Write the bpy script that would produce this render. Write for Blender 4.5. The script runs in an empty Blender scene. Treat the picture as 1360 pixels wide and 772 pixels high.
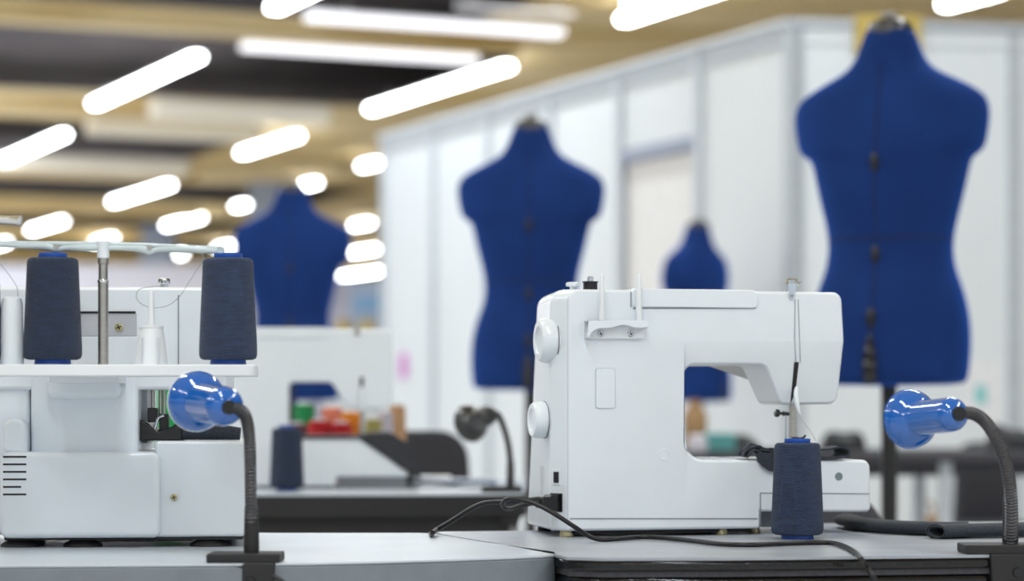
import bpy, bmesh, math, random
from mathutils import Vector, Matrix, noise
random.seed(4)
PI = math.pi
COL = bpy.context.scene.collection
sc = bpy.context.scene
FPX, HX, HY, CAMZ = 3211.0, 680.0, 531.0, 0.91
TZ = 0.75                                   # height of the sewing tables

# ------------------------------------------------------------------ materials
def mat(name, col, rough=.5, metal=0., noise_amt=.05, noise_scale=30., bump=0., bump_scale=200., coat=0., sheen=0.,
        emit=None, estr=0., trans=0., alpha=1., stretch=None, col2=None, spec=.5, sheen_tint=None):
    m = bpy.data.materials.new(name); m.use_nodes = True
    nt = m.node_tree; b = nt.nodes['Principled BSDF']
    b.inputs['Roughness'].default_value = rough
    b.inputs['Metallic'].default_value = metal
    b.inputs['Specular IOR Level'].default_value = spec
    b.inputs['Coat Weight'].default_value = coat
    b.inputs['Coat Roughness'].default_value = .08
    b.inputs['Transmission Weight'].default_value = trans
    b.inputs['Alpha'].default_value = alpha
    if sheen:
        b.inputs['Sheen Weight'].default_value = sheen
        b.inputs['Sheen Roughness'].default_value = .4
        if sheen_tint: b.inputs['Sheen Tint'].default_value = (*sheen_tint, 1)
    tc = nt.nodes.new('ShaderNodeTexCoord'); mp = nt.nodes.new('ShaderNodeMapping')
    nt.links.new(tc.outputs['Object'], mp.inputs['Vector'])
    if stretch: mp.inputs['Scale'].default_value = stretch
    n = nt.nodes.new('ShaderNodeTexNoise'); n.inputs['Scale'].default_value = noise_scale
    n.inputs['Detail'].default_value = 4
    nt.links.new(mp.outputs['Vector'], n.inputs['Vector'])
    r = nt.nodes.new('ShaderNodeValToRGB')
    c2 = col2 if col2 else tuple(min(1, c*(1+noise_amt)) for c in col)
    c1 = col if col2 else tuple(c*(1-noise_amt) for c in col)
    r.color_ramp.elements[0].position = .35; r.color_ramp.elements[1].position = .65
    r.color_ramp.elements[0].color = (*c1, 1); r.color_ramp.elements[1].color = (*c2, 1)
    nt.links.new(n.outputs['Fac'], r.inputs['Fac'])
    nt.links.new(r.outputs['Color'], b.inputs['Base Color'])
    if bump:
        n2 = nt.nodes.new('ShaderNodeTexNoise'); n2.inputs['Scale'].default_value = bump_scale
        nt.links.new(mp.outputs['Vector'], n2.inputs['Vector'])
        bp = nt.nodes.new('ShaderNodeBump'); bp.inputs['Strength'].default_value = bump
        bp.inputs['Distance'].default_value = .001
        nt.links.new(n2.outputs['Fac'], bp.inputs['Height'])
        nt.links.new(bp.outputs['Normal'], b.inputs['Normal'])
    if emit:
        b.inputs['Emission Color'].default_value = (*emit, 1); b.inputs['Emission Strength'].default_value = estr
    return m

def srgb(r, g, b):
    f = lambda c: ((c/255+.055)/1.055)**2.4 if c > 10 else c/255/12.92
    return (f(r), f(g), f(b))

def thread_mat(name, col):
    m = mat(name, col, rough=.85, noise_amt=.18, noise_scale=60, sheen=.08, stretch=(1, 1, 5))
    nt = m.node_tree; b = nt.nodes['Principled BSDF']; tc = nt.nodes.new('ShaderNodeTexCoord')
    ws = []
    for k, tilt in enumerate((.35, -.35)):
        mp = nt.nodes.new('ShaderNodeMapping'); mp.inputs['Rotation'].default_value = (tilt*.4, tilt, 0)
        nt.links.new(tc.outputs['Object'], mp.inputs['Vector'])
        w = nt.nodes.new('ShaderNodeTexWave'); w.bands_direction = 'Z'; w.inputs['Scale'].default_value = 150
        w.inputs['Distortion'].default_value = 2.5; w.inputs['Detail Scale'].default_value = 4
        nt.links.new(mp.outputs['Vector'], w.inputs['Vector']); ws.append(w)
    mx = nt.nodes.new('ShaderNodeMath'); mx.operation = 'ADD'
    nt.links.new(ws[0].outputs['Fac'], mx.inputs[0]); nt.links.new(ws[1].outputs['Fac'], mx.inputs[1])
    bp = nt.nodes.new('ShaderNodeBump'); bp.inputs['Strength'].default_value = .9; bp.inputs['Distance'].default_value = .001
    nt.links.new(mx.outputs[0], bp.inputs['Height']); nt.links.new(bp.outputs['Normal'], b.inputs['Normal'])
    return m

M = {}
M['plastic'] = mat('white_plastic', srgb(220, 226, 232), rough=.28, noise_amt=.01, coat=.25)
M['plastic_matt'] = mat('matt_white_plastic', srgb(222, 226, 230), rough=.45, noise_amt=.01)
M['plastic_grey'] = mat('pale_grey_plastic', srgb(196, 200, 205), rough=.4, noise_amt=.02)
M['clear'] = mat('translucent_plastic', srgb(215, 228, 232), rough=.15, trans=.35, noise_amt=.02)
M['seam'] = mat('seam_shadow_grey', srgb(120, 126, 134), rough=.6)
M['black'] = mat('black_plastic', srgb(15, 15, 18), rough=.4)
M['black_matt'] = mat('matt_black_plastic', srgb(24, 24, 27), rough=.6)
M['black_gloss'] = mat('glossy_black_edge', srgb(12, 13, 16), rough=.16, bump=1., bump_scale=60)
M['rubber'] = mat('black_rubber', srgb(28, 28, 30), rough=.7)
M['chrome'] = mat('chrome', (.62, .64, .66), rough=.16, metal=1.)
M['steel'] = mat('brushed_steel', (.42, .40, .37), rough=.32, metal=1., stretch=(1, 1, 12))
M['brass'] = mat('dull_brass', srgb(190, 180, 140), rough=.35, metal=.8)
M['cone'] = thread_mat('slate_blue_thread', srgb(42, 57, 86))
M['cone_dark'] = thread_mat('navy_slate_thread', srgb(34, 48, 74))
M['core'] = mat('blue_cone_core', srgb(30, 82, 175), rough=.4)
M['lampblue'] = mat('glossy_blue_enamel', srgb(0, 90, 176), rough=.12, coat=1., noise_amt=.02)
M['lampwhite'] = mat('white_shade_lining', srgb(235, 238, 240), rough=.4)
M['goose'] = mat('dark_metal_gooseneck', srgb(84, 84, 88), rough=.42, metal=.7)
M['lampblack'] = mat('black_enamel', srgb(40, 42, 46), rough=.3, coat=.4)
M['felt'] = mat('charcoal_felt', srgb(44, 50, 60), rough=.95, noise_amt=.25, noise_scale=350, bump=.8, bump_scale=700, sheen=.15)
M['felt_black'] = mat('black_cloth', srgb(30, 33, 40), rough=.55, noise_amt=.2, noise_scale=60, bump=.6, bump_scale=90, sheen=.3)
M['top'] = mat('grey_laminate', srgb(148, 153, 162), rough=.3, col2=srgb(160, 165, 173), noise_scale=5, stretch=(1, 6, 1), bump=.15, bump_scale=260)
M['top_blue'] = mat('pale_laminate', srgb(186, 195, 205), rough=.26, col2=srgb(195, 203, 212), noise_scale=4, bump=.1, bump_scale=260)
M['edge_grey'] = mat('grey_edge_band', srgb(112, 120, 128), rough=.4)
M['mannequin'] = mat('royal_blue_jersey', srgb(22, 49, 106), rough=.9, noise_amt=.10, noise_scale=8, bump=.35, bump_scale=500, sheen=.9, sheen_tint=srgb(10, 110, 240), spec=.15)
M['mannequin_seam'] = mat('navy_seam', srgb(12, 24, 66), rough=.9)
M['dial'] = mat('black_dial', srgb(14, 14, 20), rough=.4)
M['wall'] = mat('white_partition_panel', srgb(220, 225, 229), rough=.55, noise_amt=.012, noise_scale=2)
M['alu'] = mat('anodised_aluminium', srgb(186, 192, 199), rough=.4, metal=.25)
M['rail'] = mat('blue_grey_rail', srgb(150, 158, 178), rough=.5)
M['door'] = mat('warm_white_door', srgb(228, 226, 226), rough=.5)
M['floor'] = mat('pale_concrete', srgb(205, 203, 200), rough=.6, noise_amt=.05, noise_scale=.7)
M['tan'] = mat('tan_ceiling_board', srgb(206, 176, 110), rough=.8, col2=srgb(238, 218, 172), noise_scale=.55, stretch=(.25, 3.2, 1))
M['void'] = mat('dark_ceiling_void', srgb(102, 97, 102), rough=.9, col2=srgb(124, 118, 122), noise_scale=.8)
M['tube'] = mat('lit_tube', (1, 1, 1), emit=(.94, .97, 1), estr=16)
M['tube_soft'] = mat('lit_tube_soft', (1, 1, 1), emit=(.93, .93, 1), estr=1.15)
M['cream'] = mat('cream_duct_glow', srgb(222, 216, 200), rough=.7, emit=srgb(232, 224, 204), estr=.18)  # ducts are no lamps; faint emission added so they look brighter
M['housing'] = mat('white_light_housing', srgb(230, 230, 230), rough=.5)
M['pillar'] = mat('blue_grey_pillar', srgb(158, 168, 186), rough=.7)
M['lilac'] = mat('lilac_white_panel', srgb(212, 210, 220), rough=.6)
M['chair'] = mat('dark_grey_upholstery', srgb(66, 66, 72), rough=.9, noise_amt=.15, noise_scale=200, bump=.5, bump_scale=400)
M['chair2'] = mat('black_upholstery', srgb(52, 52, 58), rough=.9, noise_amt=.15, noise_scale=200)
M['yellow'] = mat('yellow_cardboard', srgb(190, 166, 88), rough=.7)
M['wood'] = mat('tan_wood', srgb(160, 125, 85), rough=.6, noise_amt=.2, noise_scale=20)
M['teal'] = mat('teal_card', srgb(90, 160, 160), rough=.6)
M['pink'] = mat('pink_card', srgb(205, 110, 195), rough=.6)
M['skyblue'] = mat('sky_blue_screen', srgb(120, 160, 195), rough=.4)
M['paper'] = mat('printed_paper', srgb(226, 226, 232), rough=.7, col2=srgb(120, 120, 130), noise_scale=260)
M['white_paper'] = mat('white_paper', srgb(228, 228, 232), rough=.7)
M['thread'] = mat('thin_grey_thread', srgb(150, 150, 152), rough=.8)

# ------------------------------------------------------------------ geometry helpers
def recalc(bm):
    bmesh.ops.recalc_face_normals(bm, faces=bm.faces[:])
def obj(name, bm, m, parent=None, bevel=0., seg=3, smooth=True, angle=.5, sub=0, mats=None):
    me = bpy.data.meshes.new(name); bm.to_mesh(me); bm.free()
    for x in (mats or [m]): me.materials.append(x)
    for p in me.polygons: p.use_smooth = smooth
    o = bpy.data.objects.new(name, me); COL.objects.link(o)
    if parent is not None: o.parent = parent
    if bevel:
        b = o.modifiers.new('bevel', 'BEVEL'); b.width = bevel; b.segments = seg; b.limit_method = 'ANGLE'
        b.angle_limit = angle; b.use_clamp_overlap = False; b.harden_normals = True
    elif smooth and not sub:
        me.set_sharp_from_angle(angle=.7)
    if sub:
        s = o.modifiers.new('sub', 'SUBSURF'); s.levels = sub; s.render_levels = sub
    return o
def tag(o, label, cat, group=None):
    o['label'] = label; o['category'] = cat
    if group: o['group'] = group
    return o
def thing(name, label, cat, loc=(0, 0, 0), rz=0, group=None):
    o = bpy.data.objects.new(name, None); COL.objects.link(o); o.location = loc; o.rotation_euler = (0, 0, rz)
    o.empty_display_size = .05
    return tag(o, label, cat, group)
def struct(name, bm, m, **k):
    o = obj(name, bm, m, **k); o['kind'] = 'structure'; return o
def copy_tree(o, parent=None):
    c = o.copy(); COL.objects.link(c)
    if parent is not None: c.parent = parent
    for ch in [x for x in bpy.data.objects if x.parent == o]: copy_tree(ch, c)
    return c

def W(px, py, d):
    return Vector(((px-HX)/FPX*d, d, CAMZ+(HY-py)/FPX*d))
def on_table(px, py, lift=0.):
    d = (CAMZ-TZ-lift)*FPX/(py-HY); return Vector(((px-HX)/FPX*d, d, TZ+lift))

class Frame:
    """a thing's own axes: x along its length, y away from the viewer's side, z up"""
    def __init__(s, px, d, yaw, z0):
        s.x0 = (px-HX)/FPX*d; s.y0 = d; s.a = math.radians(yaw); s.z0 = z0
        s.c, s.s = math.cos(s.a), math.sin(s.a)
    def loc(s): return (s.x0, s.y0, s.z0)
    def F(s, px, py, ly=0.):
        k = (px-HX)/FPX
        lx = (k*(s.y0+ly*s.c)-s.x0+ly*s.s)/(s.c-k*s.s)
        Y = s.y0+lx*s.s+ly*s.c
        return lx, CAMZ+(HY-py)*Y/FPX-s.z0
    def V(s, px, py, ly=0.):
        a, b = s.F(px, py, ly); return Vector((a, ly, b))

def fillet(pts, seg=6):
    out = []; n = len(pts)
    for i, p in enumerate(pts):
        r = p[2] if len(p) > 2 else 0
        P = Vector(p[:2])
        if r <= 0: out.append(P); continue
        A = Vector(pts[i-1][:2])-P; B = Vector(pts[(i+1) % n][:2])-P
        la, lb = A.length, B.length; A.normalize(); B.normalize()
        ang = A.angle(B)
        t = min(r/math.tan(ang/2), la*.49, lb*.49); rr = t*math.tan(ang/2)
        c = P+(A+B).normalized()*(rr/math.sin(ang/2))
        s0 = P+A*t-c; s1 = P+B*t-c
        a0 = math.atan2(s0.y, s0.x); a1 = math.atan2(s1.y, s1.x)
        da = (a1-a0+PI) % (2*PI)-PI
        for k in range(seg+1):
            a = a0+da*k/seg; out.append(c+Vector((math.cos(a), math.sin(a)))*rr)
    return out
def prism(outline, y0, y1, bm=None):
    """outline in x,z extruded along y"""
    bm = bm or bmesh.new()
    a = [bm.verts.new((p[0], y0, p[1])) for p in outline]; b = [bm.verts.new((p[0], y1, p[1])) for p in outline]
    n = len(a); fs = [bm.faces.new(a), bm.faces.new(b[::-1])]
    for i in range(n): fs.append(bm.faces.new((a[i], b[i], b[(i+1) % n], a[(i+1) % n])))
    bmesh.ops.recalc_face_normals(bm, faces=fs)
    return bm
def slab(outline, z0, z1, bm=None):
    """outline in x,y extruded along z"""
    bm = bm or bmesh.new()
    a = [bm.verts.new((p[0], p[1], z0)) for p in outline]; b = [bm.verts.new((p[0], p[1], z1)) for p in outline]
    n = len(a); fs = [bm.faces.new(a), bm.faces.new(b[::-1])]
    for i in range(n): fs.append(bm.faces.new((a[i], b[i], b[(i+1) % n], a[(i+1) % n])))
    bmesh.ops.recalc_face_normals(bm, faces=fs)
    return bm
def box(x0, x1, y0, y1, z0, z1, bm=None):
    return slab([(x0, y0), (x1, y0), (x1, y1), (x0, y1)], z0, z1, bm)
def lathe(prof, mtx=None, n=40, bm=None, closed=True):
    """prof: list of (radius, height) turned about z"""
    bm = bm or bmesh.new(); mtx = mtx or Matrix(); rings = []; fs = []
    for r, h in prof:
        if r < 1e-6: rings.append([bm.verts.new(mtx @ Vector((0, 0, h)))])
        else: rings.append([bm.verts.new(mtx @ Vector((r*math.cos(2*PI*k/n), r*math.sin(2*PI*k/n), h))) for k in range(n)])
    for a, b in zip(rings, rings[1:]):
        for k in range(n):
            k2 = (k+1) % n
            if len(a) == 1 and len(b) == 1: continue
            if len(a) == 1: fs.append(bm.faces.new((a[0], b[k], b[k2])))
            elif len(b) == 1: fs.append(bm.faces.new((a[k], a[k2], b[0])))
            else: fs.append(bm.faces.new((a[k], a[k2], b[k2], b[k])))
    if closed:
        for r in (rings[0], rings[-1]):
            if len(r) > 1: fs.append(bm.faces.new(r))
    bmesh.ops.recalc_face_normals(bm, faces=fs)
    return bm
def axis(p, d):
    """matrix that carries z onto direction d at point p"""
    return Matrix.Translation(p) @ Vector(d).to_track_quat('Z', 'Y').to_matrix().to_4x4()
def catmull(pts, per=10):
    pts = [Vector(p) for p in pts]; P = [2*pts[0]-pts[1]]+pts+[2*pts[-1]-pts[-2]]; out = []
    for i in range(1, len(P)-2):
        for k in range(per):
            t = k/per; a, b, c, d = P[i-1:i+3]
            out.append(.5*((2*b)+(c-a)*t+(2*a-5*b+4*c-d)*t*t+(3*b-a-3*c+d)*t**3))
    out.append(P[-2].copy()); return out
def tube(pts, r, n=12, per=10, bm=None, rf=None, smooth=True):
    bm = bm or bmesh.new(); path = catmull(pts, per) if smooth else [Vector(p) for p in pts]
    rings = []; prev = None; fs = []
    for i, p in enumerate(path):
        t = (path[min(i+1, len(path)-1)]-path[max(i-1, 0)]).normalized()
        if prev is None: u = t.orthogonal().normalized()
        else: u = (prev-t*prev.dot(t)).normalized()
        prev = u; v = t.cross(u); rr = rf(i, i/(len(path)-1)) if rf else r
        rings.append([bm.verts.new(p+(u*math.cos(2*PI*k/n)+v*math.sin(2*PI*k/n))*rr) for k in range(n)])
    for a, b in zip(rings, rings[1:]):
        for k in range(n): fs.append(bm.faces.new((a[k], a[(k+1) % n], b[(k+1) % n], b[k])))
    fs.append(bm.faces.new(rings[0])); fs.append(bm.faces.new(rings[-1]))
    bmesh.ops.recalc_face_normals(bm, faces=fs)
    return bm
def ribbon(profile, th, y0, y1, ny=24, per=8, bm=None, amp=.0, freq=40, seed=0., fr=None):
    """a sheet of cloth: profile in x,z swept along y, with thickness and small folds"""
    bm = bm or bmesh.new(); path = catmull([(p[0], 0, p[1]) for p in profile], per); up = []; dn = []
    for j in range(ny+1):
        y = y0+(y1-y0)*j/ny; A = []; B = []
        for i, p in enumerate(path):
            t = (path[min(i+1, len(path)-1)]-path[max(i-1, 0)]).normalized(); nrm = Vector((-t.z, 0, t.x))
            q = Vector((p.x, y, p.z))
            e = noise.noise(q*freq+Vector((seed, 0, 0)))*amp
            q += nrm*e; q.y += noise.noise(q*freq*.6+Vector((0, seed, 9)))*amp*1.5
            A.append(bm.verts.new(q+nrm*th/2)); B.append(bm.verts.new(q-nrm*th/2))
        up.append(A); dn.append(B)
    fs = []; n = len(path)
    for j in range(ny):
        for i in range(n-1):
            fs.append(bm.faces.new((up[j][i], up[j][i+1], up[j+1][i+1], up[j+1][i])))
            fs.append(bm.faces.new((dn[j][i], dn[j+1][i], dn[j+1][i+1], dn[j][i+1])))
        for i in (0, n-1): fs.append(bm.faces.new((up[j][i], up[j+1][i], dn[j+1][i], dn[j][i])))
    for j in (0, ny):
        for i in range(n-1): fs.append(bm.faces.new((up[j][i], dn[j][i], dn[j][i+1], up[j][i+1])))
    bmesh.ops.recalc_face_normals(bm, faces=fs)
    return bm
def screw(parent, p, d, r, m, name='screw'):
    q = axis(p, d)
    bm = lathe([(0, 0), (r, 0), (r, r*.35), (r*.8, r*.55), (0, r*.6)], q, 20)
    o = obj(name, bm, m, parent)
    for a in (0, PI/2):
        s = q @ Matrix.Rotation(a+.4, 4, 'Z'); b2 = box(-r*.65, r*.65, -r*.13, r*.13, r*.5, r*.66); b2.transform(s)
        obj('cross_slot', b2, M['black'], o, smooth=False)
    return o

# ------------------------------------------------------------------ the hall
UX, UY = -.4015, .9159                       # the hall's long axis; its cross axis is (UY, -UX)
def UV(u, v): return (u*UX+v*UY, u*UY-v*UX)
bm = bmesh.new(); box(-60, 60, -14, 92, -.1, 0, bm); struct('floor', bm, M['floor'], smooth=False)
CZ = 4.25
def uvslab(u0, u1, v0, v1, z0, z1, bm): return slab([UV(u0, v0), UV(u1, v0), UV(u1, v1), UV(u0, v1)], z0, z1, bm)
bm = bmesh.new(); cur = -12.
for u0, u1, vl in ((13.5, 20.1, 8.3), (21.4, 26.0, 9.6), (28.6, 33.2, 9.4), (36.2, 39.6, 13.5), (43.5, 46.2, 14), (50.5, 53.5, 16), (58, 61, 18), (66, 69, 20)):
    uvslab(cur, u0, -60, 60, CZ, CZ+.02, bm); uvslab(u0, u1, vl, 60, CZ, CZ+.02, bm); cur = u1
uvslab(cur, 95, -60, 60, CZ, CZ+.02, bm)
c = struct('ceiling', bm, M['tan'], smooth=False)
bm = bmesh.new(); uvslab(-12, 95, -60, 60, 5.6, 5.7, bm); struct('ceiling', bm, M['void'], smooth=False)
# tan boards hung under the ceiling across the hall
n = 0
for u, w, v0, v1, z in ((20.3, .35, -8, 9, 4.12), (26.6, .4, -10, 9, 4.15), (34.2, .5, -12, 10, 4.12), (41, .5, -14, 12, 4.1), (48, .5, -16, 14, 4.1), (55.5, .5, -18, 16, 4.1)):
    bm = bmesh.new(); uvslab(u, u+w, v0, v1, z, CZ, bm); n += 1
    struct('trim_%d' % n, bm, M['tan'], smooth=False)
bm = box(-60, 60, 88, 88.3, 0, 5.7); struct('wall_back', bm, M['lilac'], smooth=False)

# lit tubes: (x0,y0,x1,y1 in the photograph give position and length on a plane at lamp height)
LH = 3.2
def lamp_point(px, py):
    d = LH*FPX/(HY-py); return (px-HX)/FPX*d, d
def uv_of(x, y): return x*UX+y*UY, x*UY-y*UX
def tube_light(px0, py0, px1, py1, label, m='tube', across=False, w=.06, hh=.03, minlen=.5, group='ceiling tube lights'):
    a = lamp_point(px0, py0); b = lamp_point(px1, py1); ua, va = uv_of(*a); ub, vb = uv_of(*b)
    L = max(minlen, abs(vb-va) if across else abs(ub-ua)); u, v = (ua+ub)/2, (va+vb)/2
    x, y = UV(u, v); rz = math.atan2(UY, UX) if not across else math.atan2(-UX, UY)
    t = thing('ceiling_tube_light', label, 'ceiling light', (x, y, CAMZ+LH), rz, group)
    bm = prism(fillet([(-w, .03-2*hh, hh*.6), (w, .03-2*hh, hh*.6), (w, .03, hh*.6), (-w, .03, hh*.6)], 4), -L/2, L/2)
    bm.transform(Matrix.Rotation(-PI/2, 4, 'Z')); obj('diffuser', bm, M[m], t)
    obj('housing', box(-L/2, L/2, -w*.8, w*.8, .03, .055), M['housing'], t, smooth=False)
    for s in (-1, 1): obj('hanger', box(s*L*.35-.01, s*L*.35+.01, -.01, .01, .055, CZ-CAMZ-LH), M['housing'], t, smooth=False)
    return t
G1 = 'tube lights running along the hall'
for a in ((132, 138, 256, 75, 'long slanting white tube light over the left foreground, highest at left'),
          (492, 145, 676, 88, 'long slanting white tube light above and left of the middle blue torso'),
          (828, 26, 960, -16, 'long slanting white tube light cut by the top edge, above the white partition'),
          (836, 5, 960, -34, 'thin white tube light just above another one at the top edge, above the partition'),
          (315, 203, 402, 181, 'slanting white tube light above the leftmost blue torso'),
          (148, 268, 228, 246, 'slanting white tube light above the thread tree hub of the overlock machine'),
          (-60, 248, 68, 178, 'slanting white tube light cut by the left edge of the photo'),
          (43, 306, 82, 294, 'short white tube light above the left thread cone, near the left edge'),
          (225, 300, 262, 289, 'short white tube light left of the leftmost torso, above the thread tree bar'),
          (483, 221, 500, 216, 'short white tube light beside the far end of the white partition'),
          (408, 246, 416, 243, 'small round-looking white light at the neck of the leftmost torso'),
          (316, 274, 324, 272, 'small round-looking white light left of the shoulder of the leftmost torso'),
          (475, 300, 486, 296, 'small white light just right of the shoulder of the leftmost torso'),
          (474, 336, 492, 331, 'pale white light second lowest between leftmost torso and partition'),
          (470, 368, 500, 358, 'lowest pale white light between leftmost torso and partition'),
          (362, 10, 420, -14, 'white tube light cut by the top edge above the leftmost torso'),
          (126, 322, 148, 316, 'pale white light right behind the hub of the thread tree'),
          (228, 340, 242, 337, 'dim white light under the right arm of the thread tree'),
          (-12, 328, 8, 322, 'white light cut by the left edge just behind the thread tree bar'),
          (292, 330, 306, 326, 'white light behind the tip of the thread tree bar'),
          (1252, 6, 1330, -12, 'white tube light cut by the top edge right of the largest torso')):
    tube_light(*a, m='tube', group=G1)
G2 = 'white light panels running across the hall'
for px0, py0, px1, py1, m, w, lab in ((395, 28, 762, 38, 'tube_soft', .10, 'long level white light panel near the top of the photo, uppermost of the wide ones'),
          (312, 66, 645, 75, 'tube_soft', .10, 'long level white light panel second from the top, ending at a slanting tube'),
          (600, 14, 768, 21, 'tube_soft', .012, 'thin level white light strip just above the uppermost wide panel')):
    tube_light(px0, py0, px1, py1, lab, m, True, w, .006 if w < .05 else .03, group=G2)
G3 = 'cream ducts across the hall'
for px0, py0, px1, py1, w, lab in ((195, 147, 440, 152, .14, 'cream level duct above the slanting light over the leftmost torso'),
          (110, 170, 345, 173, .14, 'cream level duct just below the other one, further left'),
          (-60, 214, 250, 222, .16, 'cream level duct reaching the left edge of the photo')):
    a = lamp_point(px0, py0); b = lamp_point(px1, py1); ua, va = uv_of(*a); ub, vb = uv_of(*b)
    x, y = UV((ua+ub)/2, (va+vb)/2)
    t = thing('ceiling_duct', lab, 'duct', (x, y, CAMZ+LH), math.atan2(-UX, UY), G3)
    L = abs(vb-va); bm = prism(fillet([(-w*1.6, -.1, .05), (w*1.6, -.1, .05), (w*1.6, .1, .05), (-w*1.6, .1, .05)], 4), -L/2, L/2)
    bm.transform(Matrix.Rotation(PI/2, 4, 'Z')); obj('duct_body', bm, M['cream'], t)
    for s in (-1, 1): obj('hanger', box(s*L*.4-.02, s*L*.4+.02, -.02, .02, .1, CZ-CAMZ-LH), M['housing'], t, smooth=False)

# pillars and far partitions
for k, (px, d, w) in enumerate(((208, 46, .62), (352, 37, .5))):
    p = W(px, 500, d); struct('pillar', box(p.x-w/2, p.x+w/2, d, d+w, 0, CZ), M['pillar'], smooth=False, bevel=0)
for k, (x0, x1, d, z) in enumerate(((-14, -2.6, 33, 2.75),)):
    struct('wall_far', box(x0, x1, d, d+.08, 0, z), M['lilac'], smooth=False)

# white exhibition partition with aluminium posts
C0 = Vector((1.164, 10.1)); DL = Vector((-.4015, .9159)); DR = Vector((.989, .148))
WTOP = 2.5
def wall_piece(p, q, z0, z1, th, m, name, off=0., bm=None, kind=True):
    t = (q-p).normalized(); nn = Vector((t.y, -t.x))
    if nn.y > 0: nn = -nn
    a = p+nn*off; b = q+nn*off; nb = -nn*th
    s = slab([tuple(a), tuple(b), tuple(b+nb), tuple(a+nb)], z0, z1, bm)
    return struct(name, s, m, smooth=False) if kind else s
bm = bmesh.new()
for k in range(6):
    if k == 1: wall_piece(C0+DL*.8, C0+DL*1.6, 2.1, WTOP-.1, .03, None, '', 0, bm, False)
    else: wall_piece(C0+DL*(.8*k), C0+DL*(.8*k+.8), .04, WTOP-.1, .03, None, '', 0, bm, False)
struct('wall_left', bm, M['wall'], smooth=False)
bm = bmesh.new()
for k in range(4): wall_piece(C0+DR*(.97*k), C0+DR*(.97*k+.97), .04, WTOP-.1, .03, None, '', 0, bm, False)
struct('wall_right', bm, M['wall'], smooth=False)
tn = 10
def trim(bm, m):
    global tn
    tn += 1; return struct('trim_%d' % tn, bm, m, smooth=False)
for k in range(7):
    p = C0+DL*(.8*k); w = .028
    trim(wall_piece(p-DL*w, p+DL*w, 0, WTOP, .07, None, '', .02, None, False), M['alu'])
for k in range(1, 5):
    p = C0+DR*(.97*k); w = .025
    trim(wall_piece(p-DR*w, p+DR*w, 0, WTOP, .07, None, '', .02, None, False), M['alu'])
trim(wall_piece(C0, C0+DL*4.85, WTOP-.1, WTOP-.02, .05, None, '', .012, None, False), M['alu'])
trim(wall_piece(C0, C0+DL*4.85, WTOP-.02, WTOP, .09, None, '', .035, None, False), M['wall'])
trim(wall_piece(C0, C0+DR*3.9, WTOP-.1, WTOP-.03, .05, None, '', .012, None, False), M['wall'])
trim(wall_piece(C0, C0+DR*3.9, WTOP-.03, WTOP, .09, None, '', .035, None, False), M['alu'])
trim(wall_piece(C0+DL*.82, C0+DL*1.58, 2.04, 2.10, .05, None, '', .015, None, False), M['rail'])
dr = wall_piece(C0+DL*.84, C0+DL*1.56, .02, 2.03, .04, M['door'], 'door_1', -.015)
h = C0+DL*.9; tdl = Vector((DL.y, -DL.x)); tdl = -tdl if tdl.y > 0 else tdl
hb = lathe([(0, 0), (.025, 0), (.025, .012), (.012, .02), (.012, .05), (.026, .055), (.022, .075), (0, .08)], axis((h.x, h.y, 1.0), (tdl.x, tdl.y, 0)), 20)
ho = obj('door_handle', hb, M['chrome'], dr)

# ------------------------------------------------------------------ tables
def table_legs(t, pts, m, r=.022, h=TZ-.03):
    for x, y in pts:
        obj('leg', lathe([(r, .01), (r, h)], Matrix.Translation((x, y, 0)), 20), m, t)
        obj('foot', lathe([(0, 0), (r*1.2, 0), (r*1.2, .012), (0, .012)], Matrix.Translation((x, y, 0)), 16), M['rubber'], t)
def outline_xy(l): return [tuple(on_table(*p)[:2]) for p in l]
# left table
t = thing('sewing_table', 'pale grey laminate table with rounded corner under the overlock machine', 'table', (0, 0, 0))
fr = outline_xy([(-160, 752), (0, 751), (200, 750), (400, 748), (500, 746), (600, 743), (680, 740), (722, 738), (736, 736.5), (738, 735), (734, 733)])
bk = outline_xy([(650, 721), (600, 713), (572, 708.5), (555, 708), (343, 708), (0, 709), (-160, 709)])
ol = fr+bk
obj('tabletop', slab(ol, TZ-.002, TZ), M['top_blue'], t, smooth=False)
obj('edge_band', slab(ol, TZ-.032, TZ-.002), M['edge_grey'], t, bevel=.003, seg=2, angle=1.)
table_legs(t, [(-.5, 2.5), (-.02, 2.56), (-.5, 2.82), (-.12, 2.82)], M['alu'])
# right table
t = thing('sewing_table', 'grey laminate table with glossy black edge under the white sewing machine', 'table', (0, 0, 0))
fr = outline_xy([(742, 737.5), (752, 740), (800, 741.5), (960, 741), (1190, 738.5), (1310, 737), (1480, 735)])
a = on_table(1480, 692); bk = [(a.x, a.y), tuple(on_table(1180, 694)[:2]), tuple(on_table(900, 699)[:2]), tuple(on_table(700, 705)[:2]), tuple(on_table(577, 706.5)[:2]),
      tuple(on_table(588, 710)[:2]), tuple(on_table(612, 714)[:2]), tuple(on_table(660, 722)[:2])]
ol = fr+bk
obj('tabletop', slab(ol, TZ-.003, TZ), M['top'], t, smooth=False)
def inset(pts, k):
    c = sum((Vector(p) for p in pts), Vector((0, 0)))/len(pts)
    out = []
    for p in pts:
        v = Vector(p)-c; out.append(tuple(c+v*(1-k/v.length)))
    return out
eb = slab(ol, TZ-.014, TZ-.003); obj('edge_band', eb, M['black_gloss'], t, bevel=.004, seg=3, angle=1.)
obj('edge_lip', slab(inset(ol, .006), TZ-.02, TZ-.014), M['chair'], t, smooth=False)
obj('apron', slab(inset(ol, .004), TZ-.06, TZ-.02), M['black_gloss'], t, bevel=.006, seg=3, angle=1.)
table_legs(t, [(.1, 2.6), (.62, 2.62), (.12, 2.8), (.62, 2.95)], M['black'], h=TZ-.06)
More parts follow.
